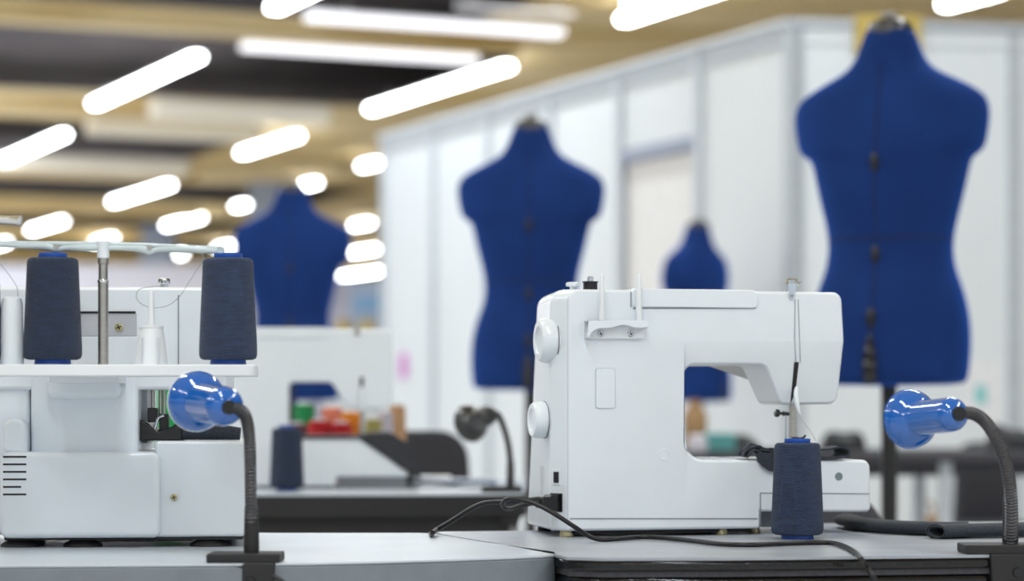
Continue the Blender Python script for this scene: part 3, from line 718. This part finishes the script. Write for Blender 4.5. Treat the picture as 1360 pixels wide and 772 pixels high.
# ------------------------------------------------------------------ gooseneck lamps
def gooselamp(label, back, front, neck, base, plate, m_shade, scale=1., rshade=.032, rsock=.0175, rim='lampwhite'):
    """back: rear end of the socket, front: centre of the opening"""
    t = thing('gooseneck_lamp', label, 'desk lamp', base)
    B = Vector(base); back = Vector(back); front = Vector(front); ax = (front-back); L = ax.length; ax.normalize()
    q = axis(back-B, ax)
    rs = rshade; r0 = rsock
    prof = [(0, -.002), (r0*.45, -.001), (r0*.78, .002), (r0*.95, .007), (r0, .013)]
    dp = .025; a0 = math.asin(r0/rs); prof.append((r0*.985, L-dp*math.cos(a0)-.001)); ns = len(prof)
    for k in range(0, 11):
        a = a0+(PI/2-a0)*k/10; prof.append((rs*math.sin(a), L-dp*math.cos(a)*.98-.0007))
    sh = obj('lamp_shade', lathe(prof, q, 64, closed=False), m_shade, t)
    s = sh.modifiers.new('s', 'SOLIDIFY'); s.thickness = .0009; s.offset = -1
    obj('shade_rim', lathe([(rs*1.0, L-.0008), (rs*1.015, L-.0002), (rs*1.0, L+.0008), (rs*.975, L+.0002), (rs*.97, L-.001)], q, 64, closed=False), M[rim], sh)
    inn = [(r*.93-.0012, h+.0022) for r, h in prof[ns:-1]]+[(rs*.975, L-.0012)]
    obj('shade_lining', lathe(inn, q, 64, closed=False), M['lampwhite'], sh)
    obj('bulb', lathe([(0, L*.4), (.008, L*.42), (.008, L*.52), (.013, L*.66), (.012, L*.8), (.006, L*.88), (0, L*.89)], q, 24), M['lampwhite'], t)
    obj('socket_collar', lathe([(.0068*scale, -.004), (.0072*scale, .001), (0, .002)], q, 24), M['black'], t)
    pts = [back-B+ax*.004]+[Vector(p)-B for p in neck]
    r = .0058*scale
    obj('gooseneck', tube(pts, r, 16, 34, rf=lambda i, u: r*(1+.07*(1 if i % 4 < 2 else -1))), M['goose'], t)
    e = pts[-1]
    obj('neck_sleeve', lathe([(r*1.25, 0), (r*1.35, .005), (r*1.2, .045*scale), (r*1.05, .048*scale)], Matrix.Translation((e.x, e.y, e.z)), 20), M['black_matt'], t)
    w0, w1, dep, th = plate
    cp = obj('clamp_plate', box(w0, w1, -.022, .03, e.z-th, e.z+.001), M['black_matt'], t, bevel=.0015, seg=2)
    obj('clamp_body', prism(fillet([(-.026, e.z-th+.001), (.026, e.z-th+.001), (.024, -.030, .004), (.012, -.056, .006), (-.016, -.056, .006), (-.024, -.03, .004)], 4), -.026, -.007), M['black_matt'], t, bevel=.002, seg=2)
    obj('clamp_jaw', box(-.014, .014, -.018, .03, -.058, -.05), M['black_matt'], t, bevel=.0015, seg=2)
    obj('clamp_screw', lathe([(.0035, -.052), (.0035, -.090), (.012, -.091), (.012, -.099), (0, -.1)], Matrix.Translation((0, .012, 0)), 20), M['steel'], t)
    obj('clamp_bolt', lathe([(0, 0), (.005, 0), (.0045, .003), (0, .0035)], axis((.002, -.026, -.018), (0, -1, 0)), 20), M['black'], t)
    return t
# left lamp
d = 2.30
e = on_table(334, 748, 0); bx = W(334, 745, 2.385)
base = Vector((bx.x, 2.385, TZ))
dn = 2.375
lampL = gooselamp('blue gooseneck clip lamp in front of the overlock machine at left',
    W(303, 541, 2.330), W(261, 533, 2.412),
    [W(318, 544, 2.335), W(327, 556, 2.345), W(331, 580, 2.355), W(332.5, 620, 2.365), W(333, 660, 2.375), W(334, 700, 2.385), (base.x, base.y, TZ+.008)],
    base, (-.042, .030, 0, .008), M['lampblue'], rshade=.0305, rsock=.0195, scale=1.0)
# its cable
tag(obj('lamp_cable', tube([base+Vector((.024, -.03, -.012)), base+Vector((.036, -.034, -.02)), base+Vector((.05, -.036, -.045)), base+Vector((.056, -.036, -.12))], .0024, 10), M['black']), 'black cable hanging from the clamp of the left blue lamp', 'cord')
# right lamp
bx = W(1343, 733, 2.51); base = Vector((bx.x, 2.515, TZ))
lampR = gooselamp('blue gooseneck clip lamp at the right, in front of the largest torso stand',
    W(1272, 550, 2.408), W(1208, 557, 2.488),
    [W(1290, 549, 2.42), W(1308, 560, 2.43), W(1326, 587, 2.45), W(1337, 620, 2.47), W(1342, 655, 2.49), W(1343, 690, 2.50), (base.x, base.y, TZ+.009)],
    base, (-.050, .035, 0, .009), M['lampblue'], rshade=.0310, rsock=.0175, scale=1.08, rim='lampblue')
# black lamp on the second row table
bx = W(678, 650, 4.19); base = Vector((bx.x, 4.19, TZ))
lampB = gooselamp('black gooseneck clip lamp on the second row table, blurred, left of the large machine',
    W(652, 550, 4.12), W(624, 563, 4.17),
    [W(660, 550, 4.125), W(668, 565, 4.14), W(675, 590, 4.15), W(678, 615, 4.17), W(679, 635, 4.185), (base.x, base.y, TZ+.009)],
    base, (-.050, .02, 0, .009), M['lampblack'], rshade=.033, rsock=.018, scale=.95, rim='lampblack')

# ------------------------------------------------------------------ folded cloth on the right table
rc = bmesh.new()
def cloth_roll(pts, w, h, bm, seed, open_end=False):
    path = catmull(pts, 14); rings_o = []; n = 30
    for i, p in enumerate(path):
        t = (path[min(i+1, len(path)-1)]-path[max(i-1, 0)]); t.z = 0; t.normalize(); sde = Vector((-t.y, t.x, 0))
        ring = []
        for k in range(n):                      # a spiral, so that the end shows a fold
            u = k/(n-1); ang = -PI*.35+u*PI*3.1; rad = 1-.30*u
            e = noise.noise(p*18+Vector((seed, k*.08, 0)))*.10
            q = p+sde*(math.cos(ang)*w*(rad+e))+Vector((0, 0, 1))*(h+math.sin(ang)*h*(rad+e*.5))
            ring.append(q)
        rings_o.append([bm.verts.new(q) for q in ring])
    fs = []
    for a, b in zip(rings_o, rings_o[1:]):
        for k in range(n-1): fs.append(bm.faces.new((a[k], a[k+1], b[k+1], b[k])))
    return fs
a = on_table
cloth_roll([a(1124, 700), a(1150, 706), a(1200, 710), a(1250, 712), a(1285, 712)], .017, .0082, rc, 1.)
cloth_roll([a(1243, 716), a(1275, 715), a(1320, 714), a(1400, 712)], .019, .0085, rc, 5.)
lid = lathe([(0, 0), (.8, 0.2), (1, 1)], Matrix.Translation(a(1124, 700)+Vector((0, 0, .0082))) @ Matrix.Diagonal((.006, .016, .0001, 1)), 24); lid.free()
o = obj('folded_cloth', rc, M['felt']); s = o.modifiers.new('s', 'SOLIDIFY'); s.thickness = .0014; s.offset = 0
tag(o, 'dark charcoal cloth folded into a roll on the right table behind the blue lamp', 'fabric')

# ------------------------------------------------------------------ dress forms
SEC = [(1.690, .042, .040), (1.672, .052, .048), (1.650, .060, .054), (1.622, .070, .059), (1.600, .087, .064), (1.585, .112, .066), (1.568, .150, .071), (1.546, .188, .079), (1.531, .203, .084),
       (1.506, .210, .090), (1.468, .205, .098), (1.437, .199, .103), (1.424, .191, .106), (1.414, .171, .107), (1.400, .165, .108), (1.336, .152, .108), (1.290, .139, .103), (1.242, .129, .098),
       (1.198, .131, .099), (1.165, .141, .104), (1.139, .152, .110), (1.090, .165, .119), (1.042, .1695, .124), (.987, .168, .122), (.950, .163, .118), (.938, .158, .114)]
def sec_at(z):
    for (z0, a0, b0), (z1, a1, b1) in zip(SEC, SEC[1:]):
        if z0 >= z >= z1:
            t = (z0-z)/(z0-z1); return a0+(a1-a0)*t, b0+(b1-b0)*t
    return SEC[-1][1:]
def offs(z):      # the torso leans a little: chest forward, seat back
    return .012*math.sin((z-1.0)*4)
def torso_bm(ws=1.):
    bm = bmesh.new(); rings = []; n = 64
    for z, a, b in SEC:
        ring = []
        for k in range(n):
            th = 2*PI*k/n; c, s = math.cos(th), math.sin(th); e = 2/2.25
            x = a*ws*abs(c)**e*(1 if c > 0 else -1); y = b*abs(s)**e*(1 if s > 0 else -1)
            if 1.36 < z < 1.56 and s > 0: y *= 1+.22*math.sin((z-1.36)/.2*PI)*(1-abs(abs(c)-.45)*1.2)
            ring.append(bm.verts.new((x, y+offs(z), z)))
        rings.append(ring)
    fs = []
    for r, q in zip(rings, rings[1:]):
        for k in range(n): fs.append(bm.faces.new((r[k], r[(k+1) % n], q[(k+1) % n], q[k])))
    fs.append(bm.faces.new(rings[0])); fs.append(bm.faces.new(rings[-1]))
    bmesh.ops.recalc_face_normals(bm, faces=fs)
    return bm
def surf(z, x=0., out=.0):     # point on the viewer's side of the torso
    a, b = sec_at(z); e = 2.25
    y = b*(1-min(.999, abs(x)/a)**e)**(1/e)
    return Vector((x, -y-out+offs(z), z))
def dress_form(label, px, d, rz, zshift=0., ws=1., parts=True):
    x = (px-HX)/FPX*d
    t = thing('dress_form', label, 'dress form', (x, d, 0), rz, 'royal blue dress forms on stands')
    bm = torso_bm(ws)
    if zshift: bmesh.ops.translate(bm, vec=(0, 0, zshift), verts=bm.verts[:])
    body = obj('torso', bm, M['mannequin'], t, sub=1)
    Z = zshift
    cap = obj('neck_cap', lathe([(.048, 1.668+Z), (.048, 1.684+Z), (.043, 1.694+Z), (.028, 1.702+Z), (.012, 1.705+Z), (0, 1.705+Z)], Matrix.Translation((0, offs(1.69), 0)), 32), M['lampblack'], t)
    obj('neck_knob', lathe([(.012, 1.70+Z), (.012, 1.708+Z), (.018, 1.71+Z), (.018, 1.716+Z), (0, 1.718+Z)], Matrix.Translation((0, offs(1.69), 0)), 24), M['steel'], cap)
    if parts:
        pts = [surf(z, 0, -.0005)+Vector((0, 0, Z)) for z in [1.60-.03*k for k in range(23)]]
        obj('centre_seam', tube(pts, .0022, 6, 2), M['mannequin_seam'], body)
        a, b = sec_at(1.242); ring = []
        for k in range(49):
            th = 2*PI*k/48; c, s = math.cos(th), math.sin(th); e = 2/2.25
            ring.append(Vector((a*ws*abs(c)**e*(1 if c > 0 else -1)*.999, b*.999*abs(s)**e*(1 if s > 0 else -1)+offs(1.242), 1.242+Z)))
        obj('waist_seam', tube(ring, .0028, 6, 1, smooth=False), M['mannequin_seam'], body)
        for z, w, h in ((1.395, .009, .020), (1.205, .009, .020), (1.075, .010, .022)):
            p = surf(z, 0, -.004)+Vector((0, 0, Z))
            bm = lathe([(0, 0), (1, 0), (1, .006), (.7, .010), (0, .011)], axis(p, (0, -1, 0)) @ Matrix.Diagonal((w, h, 1, 1)), 24)
            for v in bm.verts: pass
            dl = obj('size_dial', bm, M['dial'], t)
        sp = bmesh.new(); p0 = surf(1.035, 0, .0012)
        zz = [1.045, 1.02, .99, .96, .942]; wd = [.002, .009, .014, .014, .013]
        L = [surf(z, -w_, .004)+Vector((0, 0, Z)) for z, w_ in zip(zz, wd)]; R = [surf(z, w_, .004)+Vector((0, 0, Z)) for z, w_ in zip(zz, wd)]
        for i in range(4):
            vs = [sp.verts.new(q) for q in (L[i], R[i], R[i+1], L[i+1])]; sp.faces.new(vs)
        so = obj('hem_slit', sp, M['dial'], body); m2 = so.modifiers.new('s', 'SOLIDIFY'); m2.thickness = .002
    obj('pole', lathe([(.017, .12), (.017, .945+Z)], None, 24), M['black'], t)
    obj('pole_collar', lathe([(.024, .60), (.024, .64), (.018, .65)], None, 24), M['black'], t)
    obj('hub', lathe([(0, .10), (.035, .10), (.035, .15), (.02, .17), (0, .17)], None, 24), M['black'], t)
    for k in range(5):
        a = 2*PI*k/5+.3; c, s = math.cos(a), math.sin(a)
        lg = obj('leg', tube([(c*.02, s*.02, .13), (c*.15, s*.15, .11), (c*.30, s*.30, .06)], .012, 10, 6), M['black'], t)
        obj('caster', lathe([(0, -.012), (.026, -.012), (.026, .012), (0, .012)], axis((c*.30, s*.30, .026), (-s, c, 0)), 20), M['rubber'], lg)
    return t
dress_form('largest royal blue dress form on a black pole, nearest at the right', 1181, 5.03, math.radians(-27))
dress_form('blue dress form in the middle, behind the handwheel end of the large machine', 705, 6.80, math.radians(-4), -.003)
dress_form('blurred blue dress form at left, behind the right cone of the overlock tray', 388, 8.45, 0., -.035)
dress_form('smallest looking blue dress form, half turned, seen through the arm of the machine', 928, 10.15, math.radians(52), -.04, .93)

# ------------------------------------------------------------------ second sewing machine
h2 = Frame(390, 4.36, 4., TZ); H = h2.F; HV = h2.V
m2 = thing('sewing_machine', 'blurred white sewing machine on the second row table behind the overlock', 'sewing machine', h2.loc(), h2.a)
def PH(px, py, r=0): a, b = H(px, py); return (a, b, r)
ol = fillet([PH(262, 646), PH(262, 437, .014), PH(520, 437, .012), PH(522, 480), PH(520, 543, .010), PH(462, 543, .010), PH(440, 508, .012), PH(383, 508, .010), PH(383, 583, .012), PH(478, 583), PH(545, 630), PH(540, 634), PH(447, 634), PH(447, 646)], 5)
bm = prism(ol, 0, .13)
for v in bm.verts:
    if v.co.y > .12 and v.co.x > H(400, 500)[0] and v.co.z > H(400, 575)[1]: v.co.y = .09
obj('body', bm, M['plastic'], m2, bevel=.005, seg=3, angle=.45)
obj('lid', box(H(300, 440)[0], H(436, 440)[0], -.003, .06, H(400, 450)[1], H(400, 435)[1]), M['plastic'], m2, bevel=.002)
obj('thread_guide', prism([PH(470, 432)[:2], PH(478, 432)[:2], PH(478, 446)[:2], PH(471, 446)[:2]], -.004, .001), M['steel'], m2, smooth=False)
obj('lever_slot', prism([PH(478, 501)[:2], PH(483, 501)[:2], PH(482, 525)[:2], PH(478, 525)[:2]], -.001, .005), M['black'], m2, smooth=False)
obj('presser_lever', tube([HV(480, 515, -.003), HV(481, 530, -.008), HV(482, 546, -.009)], .0045, 10), M['plastic'], m2)
obj('presser_bar', box(H(478, 0, .04)[0], H(484, 0, .04)[0], .036, .044, H(480, 582, .04)[1], H(480, 540, .04)[1]), M['steel'], m2, smooth=False)
obj('presser_foot', box(H(470, 0, .04)[0], H(495, 0, .04)[0], .03, .06, H(480, 583, .04)[1], H(480, 578, .04)[1]), M['chrome'], m2, smooth=False)
obj('handwheel', lathe([(0, 0), (.026, 0), (.026, .012), (.02, .016), (0, .016)], axis(HV(262, 500, .04), (-1, 0, 0)), 32), M['plastic'], m2)
for px, ly in ((272, .015), (440, .015), (272, .115), (440, .115)):
    obj('foot', lathe([(0, 0), (.009, 0), (.008, H(390, 646)[1]), (0, H(390, 646)[1])], Matrix.Translation((H(px, 640, ly)[0], ly, 0)), 16), M['rubber'], m2)
obj('base_drawer', box(H(449, 0)[0], H(540, 0)[0], .004, .12, 0.001, H(480, 634)[1]), mat('mid_grey_plastic', srgb(112, 116, 122), rough=.5), m2, smooth=False)
p = on_table(381, 652.5)
make_cone('slate thread cone in front of the blurred sewing machine, right of the left lamp', p, 'cone_dark')
# coloured cones behind it
for px, d, col, s, lab in ((404, 4.86, (20, 140, 80), 1.36, 'green thread cone seen through the arm of the blurred machine'),
        (394, 4.66, (110, 40, 60), 1.02, 'dark red thread cone low at the left in the arm of the blurred machine'),
        (424, 4.60, (205, 20, 28), 1.08, 'red thread cone left of the other red one in the arm of the blurred machine'),
        (453, 4.60, (196, 16, 30), 1.04, 'red thread cone below the orange one behind the blurred machine'),
        (441, 4.84, (226, 130, 105), 1.30, 'peach thread cone behind the two red cones'),
        (467, 4.75, (240, 140, 20), 1.22, 'orange thread cone behind the blurred needle'),
        (496, 4.72, (170, 160, 90), 1.1, 'olive thread cone right of the orange one'),
        (511, 4.84, (198, 192, 204), 1.22, 'pale lilac thread cone right of the olive one'),
        (528, 4.90, (196, 152, 112), 1.34, 'light brown thread cone, rightmost behind the blurred machine'),
        (222, 4.70, (20, 160, 80), 1.8, 'bright green thread cone seen through the throat of the overlock')):
    k = 'yarn_%d_%d_%d' % col; M[k] = thread_mat('coloured_yarn_'+lab.split()[0]+'_%d' % px, srgb(*col))
    make_cone(lab, ((px-HX)/FPX*d, d, TZ), k, 'lampwhite', s, 'coloured thread cones on the second row table', sx=.62 if px > 470 else .8)
# black shiny cloth falling right of the second machine
cl = bmesh.new(); hz = lambda px, py: h2.F(px, py)
ribbon([hz(476, 580), hz(500, 576), hz(520, 578), hz(532, 590), hz(540, 612), hz(546, 630), hz(550, 641)], .004, .02, .12, 16, 8, cl, .004, 50, 2.)
ribbon([hz(480, 584), hz(505, 584), hz(520, 594), hz(530, 618), hz(543, 640)], .004, .03, .12, 16, 8, cl, .004, 50, 5.)
fo = fillet([hz(400, 582.5), hz(402, 579), hz(478, 579), hz(500, 576), hz(522, 577), hz(541, 588), hz(553, 612), hz(560, 641), hz(549, 631), hz(478, 582.3)], 1)
fb = prism(fo, -.004, .12); bmesh.ops.subdivide_edges(fb, edges=[e for e in fb.edges if abs(e.verts[0].co.y-e.verts[1].co.y) > .05], cuts=6, use_grid_fill=True)
tmp = bpy.data.meshes.new('tmp'); fb.to_mesh(tmp); fb.free(); cl.from_mesh(tmp); bpy.data.meshes.remove(tmp)
cl.transform(Matrix.Translation(h2.loc()) @ Matrix.Rotation(h2.a, 4, 'Z'))
tag(obj('draped_cloth', cl, M['felt_black']), 'black cloth draped over the sloping end of the blurred sewing machine', 'fabric')
cl = bmesh.new(); ribbon([(-.06, .002), (-.02, .006), (.03, .004), (.07, .007), (.11, .003)], .004, -.05, .06, 12, 6, cl, .003, 30, 1.)
p = on_table(580, 646); cl.transform(Matrix.Translation((p.x, p.y, TZ+.003)))
tag(obj('cloth_piece', cl, mat('blue_grey_cloth', srgb(96, 108, 128), rough=.9, noise_amt=.1)), 'blue grey cloth piece lying flat beside the black lamp on second row table', 'fabric')
pp = box(-.03, .03, -.03, .03, 0, .012); p = W(578, 628, 4.7); pp.transform(Matrix.Translation((p.x, 4.7, TZ)))
tag(obj('paper_stack', pp, M['white_paper'], smooth=False), 'small white paper stack on the second row table before the dark chair', 'paper')

# ------------------------------------------------------------------ chairs
def chair(label, x, y, rz, w, ztop, m, hb=.34):
    t = thing('upholstered_chair', label, 'chair', (x, y, 0), rz, 'dark upholstered chairs')
    ol = fillet([(-w/2, ztop-hb, .05), (-w/2+.02, ztop, .07), (w/2-.02, ztop, .07), (w/2, ztop-hb, .05)], 8)
    obj('backrest', prism(ol, -.025, .025), m, t, bevel=.015, seg=4)
    obj('seat', slab(fillet([(-w/2, -.42, .06), (w/2, -.42, .06), (w/2, .02, .04), (-w/2, .02, .04)], 6), .42, .48), m, t, bevel=.015, seg=4)
    for s in (-1, 1):
        obj('back_post', tube([(s*w*.35, .0, .42), (s*w*.35, .03, .55), (s*w*.35, .01, ztop-.2)], .012, 10, 4), M['black'], t)
        for q in (-.38, 0): obj('leg', tube([(s*w*.42, q, .43), (s*w*.46, q-.02 if q < 0 else q+.03, 0)], .012, 10, 1, smooth=False), M['black'], t)
    return t
p = W(1075, 655, 3.62)
chair('dark grey upholstered chair behind the right table, under the machine free arm', p.x, 3.62, .05, .27*.95, W(1100, 652, 3.62).z, M['chair'])
p = W(545, 572, 5.55)
chair('black upholstered chair between the second row table and the white partition', p.x, 5.55, 0, .30, p.z, M['chair2'])
p = W(1306, 612, 8.6)
chair('black chair under the far right table, beside the right lamp neck', p.x, 8.6, .3, .24, .76, M['chair2'], .36)

# ------------------------------------------------------------------ far clutter
def heap(name, label, cat, px, d, w, hgt, m, z=TZ, seed=1.):
    bm = bmesh.new(); bmesh.ops.create_icosphere(bm, subdivisions=4, radius=1)
    for v in bm.verts:
        n_ = 1+.35*noise.noise(v.co*1.6+Vector((seed, seed, 0)))
        v.co = Vector((v.co.x*w*n_, v.co.y*w*.6*n_, max(0, v.co.z)*hgt*n_))
    x = (px-HX)/FPX*d; bmesh.ops.translate(bm, vec=(x, d, z), verts=bm.verts[:])
    return tag(obj(name, bm, m), label, cat)
heap('cloth_heap', 'dark cloth heap on the far right table, right of the presser foot', 'fabric', 1120, 7.6, .075, .065, M['felt_black'], seed=2)
heap('cloth_heap', 'dark cloth heap on the far right table at the right edge of the photo', 'fabric', 1338, 7.6, .085, .075, M['felt_black'], seed=5)
heap('dark_bag', 'dark bag on the far right table seen through the arm of the machine', 'bag', 985, 7.7, .06, .045, M['felt_black'], seed=8)
x = W(958, 0, 7.55).x; tag(obj('teal_box', box(x-.055, x+.04, 7.5, 7.62, TZ, TZ+.055), M['teal'], bevel=.004), 'small teal box on the far table seen through the arm of the machine', 'box')
x = W(925, 0, 7.6).x
bt = lathe([(0, 0), (.036, 0), (.038, .01), (.038, .11), (.02, .14), (.02, .16), (0, .16)], Matrix.Translation((x, 7.66, TZ)), 20)
tag(obj('brown_bottle', bt, M['wood']), 'tan brown bottle on the far table at the left of the machine opening', 'bottle')
x = W(905, 0, 7.45).x
bt = lathe([(0, 0), (.03, 0), (.032, .02), (.026, .05), (0, .055)], Matrix.Translation((W(926, 0, 7.43).x, 7.43, TZ)), 20)
tag(obj('white_cup', bt, M['lilac']), 'small white cup on the far table near the brown bottle', 'cup')
# poster with a teal mark on the right partition
p = C0+DR*.80; nn = Vector((DR.y, -DR.x)); nn = -nn if nn.y > 0 else nn
ps = thing('wall_poster', 'white poster with teal mark on the partition above the right lamp', 'poster', (p.x, p.y, 0))
def wp(a, b, z0, z1, o0, o1):
    A = DR*a+nn*o0; B = DR*b+nn*o0; Cc = DR*b+nn*o1; Dd = DR*a+nn*o1
    return slab([tuple(A), tuple(B), tuple(Cc), tuple(Dd)], z0, z1)
z0 = W(1300, 560, 10.2).z; z1 = W(1300, 478, 10.2).z
obj('sheet', wp(-.06, .13, z0, z1, .0, .004), M['white_paper'], ps, smooth=False)
obj('teal_mark', wp(.0, .05, W(0, 537, 10.2).z, W(0, 512, 10.2).z, .004, .006), mat('teal_print', srgb(130, 200, 200), rough=.6), ps, smooth=False)
# made-up board, standing in for ceiling colour bleeding around the largest form's neck
p = C0+DR*.41
bd = thing('halo_board', 'mustard board added as the ceiling colour halo behind the neck of the largest torso', 'board', (p.x, p.y, 0))
def wb(a, b, z0, z1, o0, o1):
    A = DR*a+nn*o0; B = DR*b+nn*o0; Cc = DR*b+nn*o1; Dd = DR*a+nn*o1
    return slab([tuple(A), tuple(B), tuple(Cc), tuple(Dd)], z0, z1)
obj('board', wb(-.145, .14, W(0, 74, 10.15).z, W(0, 22, 10.15).z, .036, .055), M['yellow'], bd, smooth=False)
obj('halo_board_bracket', wb(-.02, .02, W(0, 40, 10.15).z, W(0, 30, 10.15).z, .0, .037), M['alu'], bd, smooth=False)
# pink tag on the left partition near its far end
p = C0+DL*4.42; nl = Vector((DL.y, -DL.x)); nl = -nl if nl.y > 0 else nl
tb = slab([tuple(p+nl*.002), tuple(p+DL*.11+nl*.002), tuple(p+DL*.11+nl*.008), tuple(p+nl*.008)], W(0, 502, 14.2).z, W(0, 470, 14.2).z)
tag(obj('pink_tag', tb, M['pink'], smooth=False), 'pink tag on the partition right beside the blurred machine head', 'tag')
# display cabinet, screen, jars beyond the second machine
cb = thing('display_cabinet', 'tall white display cabinet far behind, left of the partition end', 'cabinet', (W(478, 0, 16.5).x, 16.5, 0))
obj('carcass', box(-.25, .24, 0, .4, .06, 1.36), M['wall'], cb, bevel=.006)
obj('plinth', box(-.23, .22, .03, .38, 0, .06), M['edge_grey'], cb, smooth=False)
for s in (-1, 1): obj('door', box(-.24 if s < 0 else .0, -.005 if s < 0 else .23, -.018, .0, .1, 1.32), M['wall'], cb, bevel=.003)
for px, lab in ((457, 'yellow jar left of the other one on the far display cabinet'), (488, 'yellow jar right of the other one on the far display cabinet')):
    x = W(px, 0, 16.6).x
    j = thing('yellow_jar', lab, 'jar', (x, 16.6, 1.36), 0, 'yellow jars on the cabinet')
    obj('jar_body', lathe([(0, 0), (.05, 0), (.055, .02), (.055, .07), (.04, .085), (0, .085)], None, 24), M['yellow'], j)
    obj('jar_lid', lathe([(0, .085), (.042, .085), (.042, .10), (0, .10)], None, 24), M['brass'], j)
sx = W(490, 0, 19.5).x
st = thing('banner_stand', 'grey banner with sky blue block between leftmost torso and partition', 'banner', (sx, 19.5, 0))
obj('banner_sheet', box(-.16, .14, 0, .02, .1, W(0, 372, 19.5).z), M['pillar'], st, smooth=False)
obj('blue_block', box(-.12, .08, -.004, 0, W(0, 414, 19.5).z, W(0, 393, 19.5).z), M['skyblue'], st, smooth=False)
obj('banner_base', box(-.2, .18, -.1, .12, 0, .1), M['alu'], st, bevel=.01)
# white tall roll-up left of it
st = thing('curtain_panel', 'white hanging curtain panel right behind the leftmost torso', 'curtain', (W(452, 0, 22).x, 22, 0))
cbm = bmesh.new(); pts = []
N = 60
top = W(0, 372, 22).z
A = [(-.28+.4*i/N, .03*math.sin(i*.9)) for i in range(N+1)]
va = [cbm.verts.new((x, y, .03)) for x, y in A]; vb_ = [cbm.verts.new((x, y, top)) for x, y in A]
for i in range(N): cbm.faces.new((va[i], va[i+1], vb_[i+1], vb_[i]))
o = obj('cloth', cbm, M['lilac'], st); s = o.modifiers.new('s', 'SOLIDIFY'); s.thickness = .006
obj('rail', tube([(-.32, 0, top+.01), (.16, 0, top+.01)], .015, 10, 1, smooth=False), M['alu'], st)
for s in (-.31, .15): obj('post', lathe([(.015, 0), (.015, top+.01)], Matrix.Translation((s, 0, 0)), 12), M['alu'], st)
# bags on the floor below the far right table
for px, py, w, lab, m in ((1232, 700, .06, 'olive bag low behind the folded cloth, left of the table leg', 'wood'), (1292, 700, .065, 'yellow bag below the black chair at far right', 'yellow')):
    d = 8.9; x = W(px, 0, d).x; zt_ = W(0, 684, d).z
    bg = thing('shopping_bag', lab, 'bag', (x, d, 0))
    bb = prism(fillet([(-w, 0, .02), (-w*.85, zt_, .04), (w*.85, zt_, .04), (w, 0, .02)], 5), -.07, .07)
    obj('bag_body', bb, M[m], bg, bevel=.015)
    obj('bag_handle', tube([(-w*.4, 0, zt_-.01), (-w*.3, 0, zt_+.04), (w*.3, 0, zt_+.04), (w*.4, 0, zt_-.01)], .006, 8, 6), M[m], bg)

# ------------------------------------------------------------------ light
w = bpy.data.worlds.new('World'); sc.world = w; w.use_nodes = True
bg = w.node_tree.nodes['Background']; bg.inputs['Color'].default_value = (.80, .90, 1, 1); bg.inputs['Strength'].default_value = .75
def area(x, y, z, sx, sy, power, rz=0., col=(.86, .93, 1)):
    l = bpy.data.lights.new('hall_tube_and_fill', 'AREA'); l.shape = 'RECTANGLE'; l.size = sx; l.size_y = sy; l.energy = power; l.color = col
    o = bpy.data.objects.new('hall_tube_and_fill', l); COL.objects.link(o); o.location = (x, y, z); o.rotation_euler = (0, 0, rz); return o
rzu = math.atan2(UY, UX)
for u in (-6, 0, 6, 12, 18):
    for v in (-4.5, 0, 4.5):
        x, y = UV(u, v); area(x, y, 4.1, 3.6, .12, 92, rzu)
# unseen fill lamps added left of the view, brightening the ceiling by floor bounce
for u in (24, 31, 38, 46, 56):
    for dv in (2.5, 7, 12):
        x, y = UV(u, .207*u-dv); area(x, y, 4.1, 3.6, .2, 215, rzu)

# ------------------------------------------------------------------ camera
cam = bpy.data.cameras.new('cam'); co = bpy.data.objects.new('cam', cam); COL.objects.link(co)
co.location = (0, 0, CAMZ); co.rotation_euler = (PI/2, 0, 0)
cam.sensor_width = 36; cam.lens = FPX/1360*36; cam.shift_y = (HY-386)/1360
cam.clip_start = .05; cam.clip_end = 300
cam.dof.use_dof = True; cam.dof.focus_distance = 2.68; cam.dof.aperture_fstop = 3.8
sc.camera = co
sc.view_settings.view_transform = 'Standard'; sc.view_settings.look = 'None'; sc.view_settings.gamma = 1
sc.view_settings.exposure = .30; sc.view_settings.use_curve_mapping = False
sc.cycles.use_denoising = True
sc.cycles.max_bounces = 8
